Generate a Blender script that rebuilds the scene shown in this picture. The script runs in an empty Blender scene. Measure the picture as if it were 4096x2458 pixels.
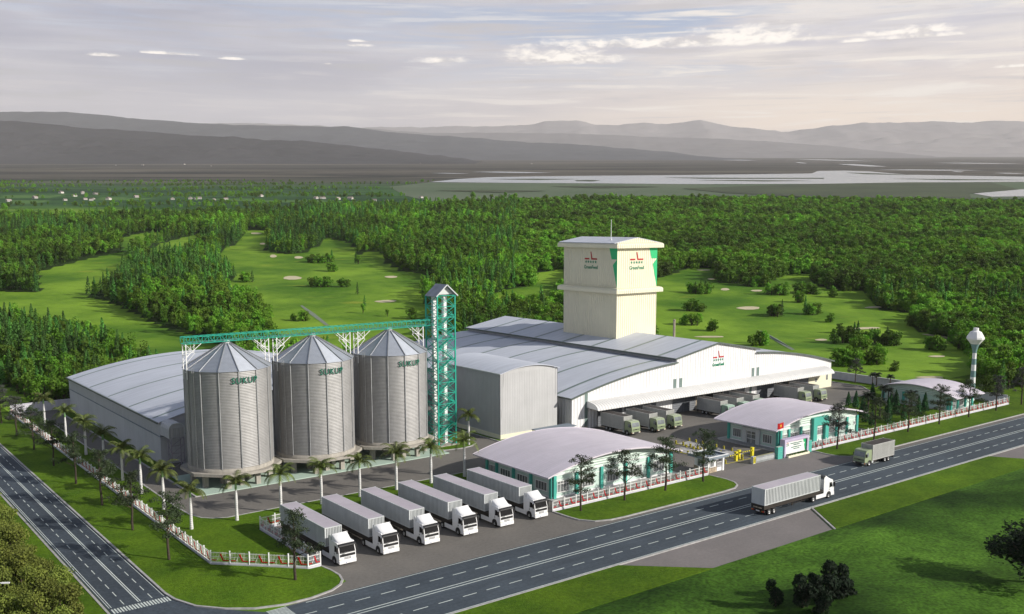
import bpy, bmesh, math, random
import numpy as np
from mathutils import Vector
# ------------------------------------------------------------------ camera, sky, sun, exposure
SC = bpy.context.scene
COL = SC.collection
PITCH = math.radians(8.167); AZ = math.radians(52.152)
FWD = np.array([0.61357, 0.78964]); RGT = np.array([0.78964, -0.61357])
cam = bpy.data.cameras.new('camera'); camo = bpy.data.objects.new('camera', cam); COL.objects.link(camo)
camo.location = (0, 0, 44)
camo.rotation_euler = (math.pi/2 - PITCH, 0, -(math.pi/2 - AZ))
cam.sensor_width = 36; cam.lens = 36*3888/4096
cam.shift_x = -22/4096; cam.shift_y = 219/4096
cam.clip_start = 1; cam.clip_end = 120000
SC.camera = camo
SC.view_settings.view_transform = 'Standard'; SC.view_settings.look = 'None'
SC.view_settings.exposure = 0.42; SC.view_settings.gamma = 1
SC.render.film_transparent = False
SUN_EL = math.radians(26)
SUN_AZ = math.atan2(-0.83, 0.56)                # direction towards the sun, from +x
sund = Vector((math.cos(SUN_EL)*math.cos(SUN_AZ), math.cos(SUN_EL)*math.sin(SUN_AZ), math.sin(SUN_EL)))
sl = bpy.data.lights.new('sun', 'SUN'); slo = bpy.data.objects.new('sun', sl); COL.objects.link(slo)
sl.energy = 4.1; sl.angle = math.radians(0.6); sl.color = (1, 0.95, 0.87)
slo.rotation_euler = sund.to_track_quat('Z', 'Y').to_euler(); slo.location = (300, -100, 200)

def setup_world():
    w = bpy.data.worlds.new('World'); SC.world = w; w.use_nodes = True
    nt = w.node_tree; N = nt.nodes; L = nt.links; N.clear()
    def nd(t, **k):
        n = N.new(t)
        for a, b in k.items(): setattr(n, a, b)
        return n
    def mth(op, a, b=None, c=None, clamp=False):
        n = nd('ShaderNodeMath', operation=op, use_clamp=clamp)
        for i, v in enumerate((a, b, c)):
            if v is None: continue
            if isinstance(v, (int, float)): n.inputs[i].default_value = v
            else: L.new(v, n.inputs[i])
        return n.outputs[0]
    def mix(f, a, b):
        n = nd('ShaderNodeMix', data_type='RGBA')
        for s, v in ((n.inputs[0], f), (n.inputs[6], a), (n.inputs[7], b)):
            if isinstance(v, (int, float)): s.default_value = v
            elif isinstance(v, tuple): s.default_value = (*v, 1)
            else: L.new(v, s)
        return n.outputs[2]
    sky = nd('ShaderNodeTexSky', sky_type='NISHITA'); sky.sun_disc = False
    sky.sun_elevation = SUN_EL; sky.sun_rotation = math.pi/2 - SUN_AZ
    sky.air_density = 1.0; sky.dust_density = 1.2; sky.ozone_density = 1.5
    geo = nd('ShaderNodeNewGeometry')
    vm = nd('ShaderNodeVectorMath', operation='SCALE'); L.new(geo.outputs['Incoming'], vm.inputs[0]); vm.inputs['Scale'].default_value = -1
    # direction in (right, forward, up), so that the cloud banks lie level
    mp = nd('ShaderNodeMapping'); mp.inputs['Rotation'].default_value = (0, 0, math.pi/2 - AZ); L.new(vm.outputs[0], mp.inputs[0])
    sp = nd('ShaderNodeSeparateXYZ'); L.new(mp.outputs[0], sp.inputs[0])
    az = mth('ARCTAN2', sp.outputs[0], sp.outputs[1]); el = mth('ARCSINE', sp.outputs[2])
    def noise(sx, sy, scale, detail, rough, off, dist=0.0):
        c = nd('ShaderNodeCombineXYZ'); L.new(mth('MULTIPLY', az, sx), c.inputs[0]); L.new(mth('MULTIPLY', el, sy), c.inputs[1]); c.inputs[2].default_value = off
        t = nd('ShaderNodeTexNoise'); t.inputs['Scale'].default_value = scale; t.inputs['Detail'].default_value = detail
        t.inputs['Roughness'].default_value = rough; t.inputs['Distortion'].default_value = dist; L.new(c.outputs[0], t.inputs['Vector'])
        return t.outputs[0]
    def ramp(f, a, b):
        n = nd('ShaderNodeMapRange', interpolation_type='SMOOTHSTEP'); L.new(f, n.inputs[0]); n.inputs[1].default_value = a; n.inputs[2].default_value = b
        return n.outputs[0]
    base = nd('ShaderNodeHueSaturation'); base.inputs['Saturation'].default_value = 0.8; base.inputs['Value'].default_value = 1.0; L.new(sky.outputs[0], base.inputs['Color'])
    # thin layered cloud sheets: greyer to the left, warm and bright to the right, blue gaps higher up
    right = ramp(az, -0.32, 0.32)
    n1 = noise(2.0, 20, 1.6, 9, 0.60, 3.1, 0.5)
    n2 = noise(4.5, 80, 1.3, 9, 0.62, 7.7, 0.5)
    n3 = noise(1.5, 12, 1.4, 6, 0.55, 1.3, 0.3)
    sheet = mix(ramp(n1, 0.34, 0.66), mix(right, (3.4, 3.65, 4.9), (5.6, 5.7, 6.9)), mix(right, (5.2, 5.3, 6.3), (9.0, 8.5, 8.2)))
    warmth = mth('MULTIPLY', ramp(el, 0.19, 0.08), mth('ADD', 0.35, mth('MULTIPLY', right, 0.5)))
    sheet = mix(warmth, sheet, mix(right, (5.7, 5.2, 4.9), (11.0, 8.9, 6.8)))
    gap = mth('MULTIPLY', ramp(mth('ADD', n3, mth('MULTIPLY', mth('SUBTRACT', n2, 0.5), 0.6)), 0.49, 0.62), ramp(el, 0.105, 0.19))
    gap = mth('MULTIPLY', gap, mth('ADD', 0.55, mth('MULTIPLY', right, 0.45)))
    gap = mth('MAXIMUM', gap, mth('MULTIPLY', ramp(el, 0.212, 0.232), mth('MULTIPLY', ramp(n1, 0.62, 0.42), 0.9)))
    blue = mix(0.7, base.outputs[0], (3.4, 4.9, 7.8))
    col = mix(gap, sheet, blue)
    streak = mth('MULTIPLY', ramp(n2, 0.50, 0.66), mth('ADD', 0.16, mth('MULTIPLY', right, 0.8)))
    col = mix(streak, col, (10.8, 10.0, 9.0))
    shadowb = mth('MULTIPLY', ramp(n2, 0.48, 0.34), 0.7)
    col = mix(shadowb, col, mix(right, (4.3, 4.35, 4.7), (5.9, 5.6, 5.7)))
    # separate small cumulus: azimuth, elevation, half width, half height, brightness
    n4 = noise(40, 95, 1.0, 7, 0.62, 5.5, 0.3); n5 = noise(90, 220, 1.0, 6, 0.6, 2.2, 0.3)
    shape = mth('ADD', mth('MULTIPLY', mth('SUBTRACT', n4, 0.5), 2.6), mth('MULTIPLY', mth('SUBTRACT', n5, 0.5), 1.5))
    CL = CLOUDS
    tot = None
    for (a, e, hw, hh) in CL:
        dx = mth('DIVIDE', mth('SUBTRACT', az, a), hw); dy = mth('DIVIDE', mth('SUBTRACT', el, e), hh)
        dy = mth('MULTIPLY', dy, mth('ADD', 1.0, mth('MULTIPLY', mth('LESS_THAN', dy, 0.0), 1.4)))
        r = mth('ADD', mth('POWER', mth('ABSOLUTE', dx), 2.0), mth('POWER', mth('ABSOLUTE', dy), 2.0))
        m = mth('SUBTRACT', 1.0, mth('SUBTRACT', r, shape))
        m = ramp(m, -0.05, 1.25)
        tot = m if tot is None else mth('MAXIMUM', tot, m)
    puff = mix(ramp(n4, 0.36, 0.56), (6.8, 6.4, 6.2), (13.0, 12.2, 11.2))
    col = mix(tot, col, puff)
    col = mix(mth('MULTIPLY', ramp(el, 0.26, 0.50), 0.92), col, base.outputs[0])   # unseen banks overhead fade out, shaped to lower the sky fill light
    bg = nd('ShaderNodeBackground'); bg.inputs['Strength'].default_value = 0.074; L.new(col, bg.inputs['Color'])
    out = nd('ShaderNodeOutputWorld'); L.new(bg.outputs[0], out.inputs[0])
def pxdir(x, y):                                 # azimuth and elevation of a sky point
    p = PITCH; f = 3888.
    X = (x-2070)/f; Y = -(y-1448)/f
    fw = math.cos(p)+Y*math.sin(p); up = -math.sin(p)+Y*math.cos(p)
    return math.atan2(X, fw), math.atan2(up, math.hypot(X, fw))
CLOUDS = []
for (x, y, w, h) in [(410, 222, 62, 10), (680, 216, 125, 9), (930, 237, 60, 8), (1430, 166, 50, 9), (1435, 184, 62, 9), (1775, 246, 125, 20),
                     (2250, 236, 270, 54), (2620, 180, 560, 34), (3000, 158, 330, 56), (3640, 128, 190, 28), (3690, 146, 170, 14), (1310, 257, 20, 6), (3420, 166, 60, 10), (4060, 266, 90, 8)]:
    a, e = pxdir(x, y); CLOUDS.append((a, e, w/3888, h/3888))
setup_world()
SC.cycles.use_denoising = True
try: SC.cycles.denoiser = 'OPENIMAGEDENOISE'
except Exception: pass
SC.cycles.max_bounces = 6; SC.cycles.diffuse_bounces = 2; SC.cycles.glossy_bounces = 3; SC.cycles.transmission_bounces = 3; SC.cycles.volume_bounces = 1
SC.cycles.caustics_reflective = False; SC.cycles.caustics_refractive = False

# ------------------------------------------------------------------ mesh helpers
class MB:
    """collects shapes given in world coordinates; part() links them as one mesh object"""
    def __init__(s): s.v = []; s.f = []; s.sm = []
    def add(s, vs, fs, smooth=False):
        o = len(s.v); s.v += [tuple(map(float, p)) for p in vs]; s.f += [tuple(i+o for i in f) for f in fs]; s.sm += [smooth]*len(fs); return s
    def box(s, x0, y0, z0, x1, y1, z1):
        return s.add([(x0,y0,z0),(x1,y0,z0),(x1,y1,z0),(x0,y1,z0),(x0,y0,z1),(x1,y0,z1),(x1,y1,z1),(x0,y1,z1)],
                     [(0,3,2,1),(4,5,6,7),(0,1,5,4),(1,2,6,5),(2,3,7,6),(3,0,4,7)])
    def bar(s, p, q, w=.1, h=None, up=(0,0,1)):
        h = h or w; p = Vector(p); q = Vector(q); d = (q-p).normalized(); u = Vector(up)
        if abs(d.dot(u)) > .98: u = Vector((0,1,0))
        a = d.cross(u).normalized()*w/2; b = a.cross(d).normalized()*h/2
        vs = [p-a-b, p+a-b, p+a+b, p-a+b, q-a-b, q+a-b, q+a+b, q-a+b]
        return s.add(vs, [(0,1,2,3),(7,6,5,4),(0,4,5,1),(1,5,6,2),(2,6,7,3),(3,7,4,0)])
    def tube(s, p, q, r0, r1=None, n=10, cap=True, smooth=True):
        r1 = r0 if r1 is None else r1; p = Vector(p); q = Vector(q); d = (q-p).normalized()
        u = Vector((0,0,1)) if abs(d.z) < .95 else Vector((1,0,0)); a = d.cross(u).normalized(); b = d.cross(a)
        vs = []
        for c, r in ((p, r0), (q, r1)):
            for i in range(n):
                t = 2*math.pi*i/n; vs.append(c+a*r*math.cos(t)+b*r*math.sin(t))
        s.add(vs, [(i, (i+1) % n, n+(i+1) % n, n+i) for i in range(n)], smooth)
        if cap: s.add(vs[:n], [tuple(range(n))]); s.add(vs[n:], [tuple(range(n-1, -1, -1))])
        return s
    def lathe(s, c, prof, n=24, smooth=True):    # prof: (r, z) from the bottom up
        vs = []; m = len(prof)
        for i in range(n):
            t = 2*math.pi*i/n
            for r, z in prof: vs.append((c[0]+r*math.cos(t), c[1]+r*math.sin(t), c[2]+z))
        fs = [(i*m+j, ((i+1) % n)*m+j, ((i+1) % n)*m+j+1, i*m+j+1) for i in range(n) for j in range(m-1)]
        return s.add(vs, fs, smooth)
    def prism(s, pts, ax, a, b):                 # outline in the plane across axis ax, from a to b
        def P(u, v, w): return {'x': (w,u,v), 'y': (u,w,v), 'z': (u,v,w)}[ax]
        n = len(pts); vs = [P(u,v,a) for u,v in pts]+[P(u,v,b) for u,v in pts]
        return s.add(vs, [tuple(range(n)), tuple(range(2*n-1, n-1, -1))]+[(i, n+i, n+(i+1) % n, (i+1) % n) for i in range(n)])
    def slab(s, line, ax, a, b, th):             # a bent sheet: polyline with a thickness downwards
        return s.prism(list(line)+[(u, v-th) for u, v in reversed(line)], ax, a, b)
    def ring(s, x0, y0, x1, y1, prof):           # moulding swept round a rectangle, prof: (outset, z)
        m = len(prof); vs = []
        for k in range(4):
            for o, z in prof:
                vs.append([(x0-o,y0-o,z),(x1+o,y0-o,z),(x1+o,y1+o,z),(x0-o,y1+o,z)][k])
        return s.add(vs, [(k*m+j, ((k+1) % 4)*m+j, ((k+1) % 4)*m+j+1, k*m+j+1) for k in range(4) for j in range(m-1)])
    def corr(s, p, q, z0, z1, n, d, nrm):        # trapezoid-corrugated vertical sheet from p to q
        p = Vector((*p, 0)); q = Vector((*q, 0)); nn = Vector((*nrm, 0)); cols = []
        for i in range(n):
            for t, o in ((0,0),(.50,0),(.58,-d),(.92,-d)):
                cols.append(p.lerp(q, (i+t)/n)+nn*o)
        cols.append(q); vs = [(c.x,c.y,z0) for c in cols]+[(c.x,c.y,z1) for c in cols]; m = len(cols)
        return s.add(vs, [(i, i+1, m+i+1, m+i) for i in range(m-1)])
    def flat(s, pts, z=None):
        return s.add([(p[0],p[1],z if z is not None else p[2]) for p in pts], [tuple(range(len(pts)))])

LOC = {}
def tag(o, label=None, cat=None, group=None, kind=None):
    if label: o['label'] = label
    if cat: o['category'] = cat
    if group: o['group'] = group
    if kind: o['kind'] = kind
    return o
def thing(name, label, cat, loc=(0,0,0), group=None):
    o = bpy.data.objects.new(name, None); COL.objects.link(o); o.location = loc; o.empty_display_size = .3
    LOC[o.name] = Vector(loc); return tag(o, label, cat, group)
def mesh(name, mb, m):
    me = bpy.data.meshes.new(name); me.from_pydata(mb.v, [], mb.f)
    if any(mb.sm): me.polygons.foreach_set('use_smooth', mb.sm)
    if m: me.materials.append(m)
    return me
def fixn(me):
    b = bmesh.new(); b.from_mesh(me); bmesh.ops.recalc_face_normals(b, faces=b.faces); b.to_mesh(me); b.free()
def part(name, mb, m, parent=None, bevel=0, label=None, fix=True):
    off = LOC.get(parent.name, Vector()) if parent else Vector()
    if off.length > 0: mb.v = [(x-off.x, y-off.y, z-off.z) for x, y, z in mb.v]
    me = mesh(name, mb, m)
    if fix: fixn(me)
    o = bpy.data.objects.new(name, me); COL.objects.link(o); o.parent = parent
    if parent: LOC[o.name] = off.copy()
    if bevel:
        b = o.modifiers.new('bevel', 'BEVEL'); b.width = bevel; b.segments = 2; b.limit_method = 'ANGLE'; b.angle_limit = math.radians(40)
    if label: o['label'] = label
    return o
def solo(name, mb, m, label, cat, group=None, bevel=0):
    return tag(part(name, mb, m, None, bevel), label, cat, group)
def struct(name, mb, m, kind='structure'):
    return tag(part(name, mb, m), None, None, None, kind)
KIDS = None
def copy_tree(o, loc=None, rz=None, label=None, scale=None, group=None):
    r = o.copy(); COL.objects.link(r)
    if loc: r.location = loc
    if rz is not None: r.rotation_euler = (0, 0, rz)
    if scale: r.scale = (scale,)*3 if isinstance(scale, (int, float)) else scale
    if label: r['label'] = label
    if group: r['group'] = group
    for c in list(o.children):
        k = c.copy(); COL.objects.link(k); k.parent = r
        for g in list(c.children):
            h = g.copy(); COL.objects.link(h); h.parent = k
    return r
def place(o, loc, rz=0, label=None, scale=None, group=None, used=set()):
    """the first call moves the source itself, later calls copy it"""
    if o.name not in used:
        used.add(o.name); o.location = loc; o.rotation_euler = (0, 0, rz)
        if scale: o.scale = (scale,)*3 if isinstance(scale, (int, float)) else scale
        if label: o['label'] = label
        if group: o['group'] = group
        return o
    return copy_tree(o, loc, rz, label, scale, group)

# ------------------------------------------------------------------ materials
def mat(name, col, rough=.7, metal=0, var=.12, scale=.6, ribs=None, ribd=.04, bump=0, bscale=8, col2=None, spec=.4, emit=None, rnd=0, detail=6, coat=0, trans=0, streak=0, stand=False, fine=0, sst=(1.6, 1.6, .12)):
    m = bpy.data.materials.new(name); m.use_nodes = True; nt = m.node_tree; N = nt.nodes; L = nt.links
    b = N['Principled BSDF']; b.inputs['Roughness'].default_value = rough; b.inputs['Metallic'].default_value = metal
    b.inputs['Specular IOR Level'].default_value = spec; b.inputs['Coat Weight'].default_value = coat
    tc = N.new('ShaderNodeTexCoord')
    def noise(sc, det=6, st=None):
        t = N.new('ShaderNodeTexNoise'); t.inputs['Scale'].default_value = sc; t.inputs['Detail'].default_value = det; t.inputs['Roughness'].default_value = .6
        if st:
            mp = N.new('ShaderNodeMapping'); mp.inputs['Scale'].default_value = st; L.new(tc.outputs['Object'], mp.inputs[0]); L.new(mp.outputs[0], t.inputs['Vector'])
        else: L.new(tc.outputs['Object'], t.inputs['Vector'])
        return t.outputs[0]
    c2 = col2 or tuple(max(0, c*(1-2*var)) for c in col); c1 = col if col2 else tuple(min(.95, c*(1+var)) for c in col)
    mx = N.new('ShaderNodeMix'); mx.data_type = 'RGBA'; mx.inputs[6].default_value = (*c2, 1); mx.inputs[7].default_value = (*c1, 1)
    mr = N.new('ShaderNodeMapRange'); mr.inputs[1].default_value = .3; mr.inputs[2].default_value = .7
    L.new(noise(scale, detail), mr.inputs[0]); L.new(mr.outputs[0], mx.inputs[0]); out = mx.outputs[2]
    if streak:
        s = N.new('ShaderNodeMix'); s.data_type = 'RGBA'; s.blend_type = 'MULTIPLY'; L.new(out, s.inputs[6])
        r2 = N.new('ShaderNodeMapRange'); r2.inputs[1].default_value = .35; r2.inputs[2].default_value = .7; r2.inputs[3].default_value = 1-streak; r2.inputs[4].default_value = 1
        L.new(noise(1.0, 5, sst), r2.inputs[0]); s.inputs[0].default_value = 1; L.new(r2.outputs[0], s.inputs[7]); out = s.outputs[2]
    if fine:
        s = N.new('ShaderNodeMix'); s.data_type = 'RGBA'; s.blend_type = 'MULTIPLY'; s.inputs[0].default_value = 1; L.new(out, s.inputs[6])
        r2 = N.new('ShaderNodeMapRange'); r2.inputs[1].default_value = .32; r2.inputs[2].default_value = .68; r2.inputs[3].default_value = 1-fine; r2.inputs[4].default_value = 1+fine*.6
        L.new(noise(2.2, 5), r2.inputs[0]); L.new(r2.outputs[0], s.inputs[7]); out = s.outputs[2]
        s = N.new('ShaderNodeMix'); s.data_type = 'RGBA'; s.blend_type = 'MULTIPLY'; s.inputs[0].default_value = 1; L.new(out, s.inputs[6])
        r2 = N.new('ShaderNodeMapRange'); r2.inputs[1].default_value = .36; r2.inputs[2].default_value = .64; r2.inputs[3].default_value = 1-fine*.7; r2.inputs[4].default_value = 1+fine*.5
        L.new(noise(.03, 4), r2.inputs[0]); L.new(r2.outputs[0], s.inputs[7]); out = s.outputs[2]
    if rnd:
        oi = N.new('ShaderNodeObjectInfo'); hs = N.new('ShaderNodeHueSaturation'); L.new(out, hs.inputs['Color'])
        for sock, a, c in (('Value', 1-rnd, 1+rnd), ('Hue', .5-.045*rnd, .5+.03*rnd)):
            q = N.new('ShaderNodeMapRange'); q.inputs[3].default_value = a; q.inputs[4].default_value = c; L.new(oi.outputs['Random'], q.inputs[0]); L.new(q.outputs[0], hs.inputs[sock])
        if stand:
            tn = N.new('ShaderNodeTexNoise'); tn.inputs['Scale'].default_value = .012; tn.inputs['Detail'].default_value = 3; L.new(oi.outputs['Location'], tn.inputs['Vector'])
            q2 = N.new('ShaderNodeMapRange'); q2.inputs[1].default_value = .35; q2.inputs[2].default_value = .65; q2.inputs[3].default_value = .55; q2.inputs[4].default_value = 1.35; L.new(tn.outputs[0], q2.inputs[0])
            mm = N.new('ShaderNodeMix'); mm.data_type = 'RGBA'; mm.blend_type = 'MULTIPLY'; mm.inputs[0].default_value = 1; L.new(out, mm.inputs[6]); L.new(q2.outputs[0], mm.inputs[7]); L.new(mm.outputs[2], hs.inputs['Color'])
        out = hs.outputs[0]
    L.new(out, b.inputs['Base Color'])
    hh = None
    if ribs:
        ax, pitch = ribs
        w = N.new('ShaderNodeTexWave'); w.wave_type = 'BANDS'; w.bands_direction = ax; w.inputs['Scale'].default_value = math.pi/10/pitch; w.wave_profile = 'SIN'
        L.new(tc.outputs['Object'], w.inputs[0]); bp = N.new('ShaderNodeBump'); bp.inputs['Distance'].default_value = ribd; bp.inputs['Strength'].default_value = 1
        L.new(w.outputs['Fac'], bp.inputs['Height']); hh = bp
    if bump:
        bp = N.new('ShaderNodeBump'); bp.inputs['Distance'].default_value = bump; bp.inputs['Strength'].default_value = .8; L.new(noise(bscale, 4), bp.inputs['Height'])
        if hh: L.new(hh.outputs[0], bp.inputs['Normal'])
        hh = bp
    if hh: L.new(hh.outputs[0], b.inputs['Normal'])
    if emit: b.inputs['Emission Color'].default_value = (*emit, 1); b.inputs['Emission Strength'].default_value = 1
    if trans:
        t = N.new('ShaderNodeBsdfTranslucent'); L.new(out, t.inputs[0]); ms = N.new('ShaderNodeMixShader'); ms.inputs[0].default_value = trans
        L.new(b.outputs[0], ms.inputs[1]); L.new(t.outputs[0], ms.inputs[2]); L.new(ms.outputs[0], N['Material Output'].inputs[0])
    return m
M = {}
M['lawn'] = mat('lawn_grass', (.108,.190,.010), .95, var=.25, scale=.16, bump=.15, bscale=5, col2=(.056,.120,.007), spec=.1, detail=10, fine=.3)
M['rough'] = mat('rough_grass', (.105,.225,.022), .95, scale=.03, bump=.25, bscale=.4, col2=(.010,.042,.005), spec=.1, detail=10, fine=.55)
M['road'] = mat('road_asphalt', (.078,.099,.121), .85, scale=.12, col2=(.058,.074,.092), bump=.01, bscale=30, spec=.3, detail=9, fine=.18, streak=.22, sst=(.035, 1.1, 1))
M['sideroad'] = mat('side_road_asphalt', (.074,.094,.116), .85, scale=.10, col2=(.048,.062,.080), bump=.01, bscale=30, spec=.3, detail=9, fine=.3, streak=.22, sst=(1.1, .035, 1))
M['yard'] = mat('yard_paving', (.180,.166,.148), .9, scale=.09, col2=(.135,.126,.115), bump=.01, bscale=20, detail=9, fine=.14)
M['apron'] = mat('apron_paving', (.205,.185,.178), .9, scale=.15, col2=(.165,.15,.145), bump=.01, bscale=20, detail=9, fine=.1)
M['mark'] = mat('road_paint', (.62,.68,.64), .7, var=.12, scale=2)
M['yellow'] = mat('yellow_paint', (.72,.62,.02), .6, var=.08)
M['black'] = mat('black_paint', (.015,.015,.016), .6)
M['kerb'] = mat('kerb_concrete', (.40,.39,.38), .85, var=.15, scale=1.2)
M['conc'] = mat('concrete', (.42,.39,.34), .85, var=.12, scale=.5, bump=.02, streak=.2)
M['mint'] = mat('mint_concrete', (.42,.55,.46), .85, var=.1, scale=.3, col2=(.38,.47,.40))
M['white'] = mat('white_paint', (.80,.80,.79), .5, var=.04)
M['facade'] = mat('white_cladding', (.76,.76,.76), .55, var=.03, scale=.2, ribs=('X', .9), ribd=.12, streak=.05)
M['sidewall'] = mat('grey_cladding', (.50,.51,.53), .55, var=.04, scale=.2, ribs=('Y', .9), ribd=.13, streak=.08)
M['plain'] = mat('plaster_wall', (.56,.575,.59), .8, var=.05, scale=.15, streak=.12)
M['block'] = mat('grey_ribbed_cladding', (.44,.44,.43), .5, var=.04, scale=.2, ribs=('X', .85), ribd=.07, streak=.08)
M['roof'] = mat('roof_sheet', (.58,.61,.68), .55, var=.05, scale=.06, ribs=('Y', .5), ribd=.03, streak=.13, sst=(.12, 1.0, .3))
M['strip'] = mat('skylight_strip', (.16,.215,.20), .4, var=.06, scale=.3)
M['trim'] = mat('dark_green_trim', (.10,.125,.11), .6)
M['cream'] = mat('cream_cladding', (.78,.73,.54), .55, var=.03, scale=.2, ribs=('X', .75), ribd=.13, streak=.04)
M['creamside'] = mat('cream_cladding_side', (.78,.73,.54), .55, var=.03, scale=.2, ribs=('Y', .75), ribd=.13, streak=.06)
M['creamwall'] = mat('cream_wall', (.78,.74,.56), .7, var=.03)
M['silo'] = mat('galvanised_steel', (.37,.365,.36), .60, .5, var=.06, scale=.8, streak=.10)
M['silotop'] = mat('galvanised_roof', (.46,.49,.54), .42, .7, var=.05, scale=.8)
M['steel'] = mat('steel_frame', (.35,.36,.37), .45, .6)
M['dark'] = mat('dark_interior', (.03,.03,.035), .8)
M['door'] = mat('grey_door_panel', (.16,.17,.19), .6, var=.08, ribs=('Z', .5), ribd=.03)
M['teal'] = mat('teal_paint', (.075,.42,.345), .5, var=.06)
M['green'] = mat('green_steel', (.012,.36,.255), .45, var=.08)
M['logogreen'] = mat('green_lettering', (.005,.20,.10), .5, var=.02)
M['panelgreen'] = mat('green_panel', (.02,.47,.17), .5, var=.03)
M['red'] = mat('red_paint', (.42,.006,.010), .5, var=.04)
M['officewall'] = mat('pale_mint_wall', (.56,.70,.63), .75, var=.05, scale=.3, streak=.06)
M['siding'] = mat('lap_siding', (.62,.74,.66), .6, var=.03, ribs=('Z', .42), ribd=.10)
M['lilacroof'] = mat('lilac_roof_sheet', (.66,.605,.67), .55, var=.05, scale=.12, ribs=('Y', .62), ribd=.08, streak=.10, sst=(.12, 1.0, .3))
M['lilac'] = mat('lilac_render', (.50,.44,.58), .7, var=.06)
M['boundary'] = mat('lilac_grey_wall', (.62,.61,.66), .8, var=.06, streak=.1)
M['glass'] = mat('window_glass', (.20,.215,.215), .2, spec=.6, var=.3, scale=.7)
M['darkglass'] = mat('tinted_windscreen', (.006,.006,.007), .25, spec=.15)
M['cabglass'] = mat('cab_glass', (.22,.24,.25), .15, spec=.8, var=.25, scale=.8)
M['slate'] = mat('slate_fascia', (.20,.24,.28), .6)
M['stone'] = mat('stone_cladding', (.45,.36,.26), .8, var=.35, scale=2.5)
M['hedge'] = mat('hedge_leaves', (.05,.13,.015), .9, var=.5, scale=5, bump=.1, bscale=8)
M['cab'] = mat('white_cab_paint', (.80,.80,.80), .3, var=.02, coat=.5)
M['greencab'] = mat('pale_green_cab_paint', (.28,.34,.20), .35, var=.04, coat=.4)
M['mintcab'] = mat('mint_cab_paint', (.26,.40,.30), .35, var=.04, coat=.4)
M['tyre'] = mat('tyre_rubber', (.018,.018,.018), .85)
M['rim'] = mat('wheel_rim', (.42,.42,.42), .4, .5)
M['chassis'] = mat('brown_black_chassis', (.028,.022,.018), .6)
M['cont'] = mat('container_paint', (.58,.605,.605), .5, var=.05, scale=.5, streak=.12)
M['conttop'] = mat('container_roof', (.47,.425,.47), .6, var=.05, scale=.4)
M['boxbody'] = mat('truck_box_sheet', (.58,.58,.55), .5, var=.06, scale=.5, streak=.12)
M['boxtop'] = mat('truck_box_roof', (.075,.068,.065), .9, var=.15, scale=.6, spec=.1)
M['bumper'] = mat('dark_bumper', (.05,.047,.045), .6)
M['lamp'] = mat('lamp_lens', (.75,.72,.6), .2)
M['amber'] = mat('amber_lens', (.6,.2,.02), .3)
M['bark'] = mat('pine_bark', (.060,.044,.032), .9, var=.3, scale=3)
M['pine'] = mat('pine_needles', (.052,.080,.033), .8, var=.4, scale=1.1, rnd=.25, trans=.2)
M['greypine'] = mat('grey_pine_needles', (.075,.082,.070), .8, var=.4, scale=1.1, rnd=.25, trans=.15)
M['palmtrunk'] = mat('white_palm_trunk', (.66,.65,.64), .7, var=.10, ribs=('Z', .30), ribd=.03)
M['crownshaft'] = mat('palm_crownshaft', (.16,.30,.12), .6)
M['frond'] = mat('palm_frond', (.125,.165,.035), .6, var=.4, scale=1.5, rnd=.2, trans=.2)
M['darkfrond'] = mat('dark_palm_frond', (.014,.026,.012), .7, var=.4, scale=1.5, trans=.1)
M['leaf'] = mat('forest_leaves', (.175,.350,.021), .8, scale=.6, col2=(.070,.180,.012), rnd=.42, stand=True, trans=.35)
M['conifer'] = mat('forest_needles', (.085,.230,.028), .8, scale=.6, col2=(.038,.120,.018), rnd=.4, stand=True, trans=.2)
M['bush'] = mat('bush_leaves', (.22,.255,.040), .8, scale=.45, col2=(.095,.13,.02), rnd=.3, trans=.25)
M['cypress'] = mat('cypress_foliage', (.020,.105,.022), .8, var=.4, scale=1.5, rnd=.2, trans=.15)
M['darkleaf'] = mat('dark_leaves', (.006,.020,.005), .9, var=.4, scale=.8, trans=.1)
M['sand'] = mat('bunker_sand', (.56,.49,.32), .9, var=.08, scale=.3)
M['path'] = mat('gravel_path', (.19,.23,.17), .9, var=.15, scale=1)
M['housewall'] = mat('house_wall', (.55,.52,.48), .7, rnd=.3)
M['houseroof'] = mat('house_roof', (.30,.24,.22), .7, rnd=.5)
M['water'] = mat('river_water', (.30,.32,.31), .22, var=.08, scale=.002, spec=.9)
M['grooveshade'] = mat('painted_groove_shade', (.11,.12,.125), .7)
M['flat'] = mat('tidal_mud', (.155,.185,.125), .9, scale=.0022, col2=(.085,.125,.070), spec=.08, detail=9)
M['marsh'] = mat('marsh_grass', (.060,.085,.030), .95, scale=.006, col2=(.030,.042,.018), detail=9)
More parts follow.
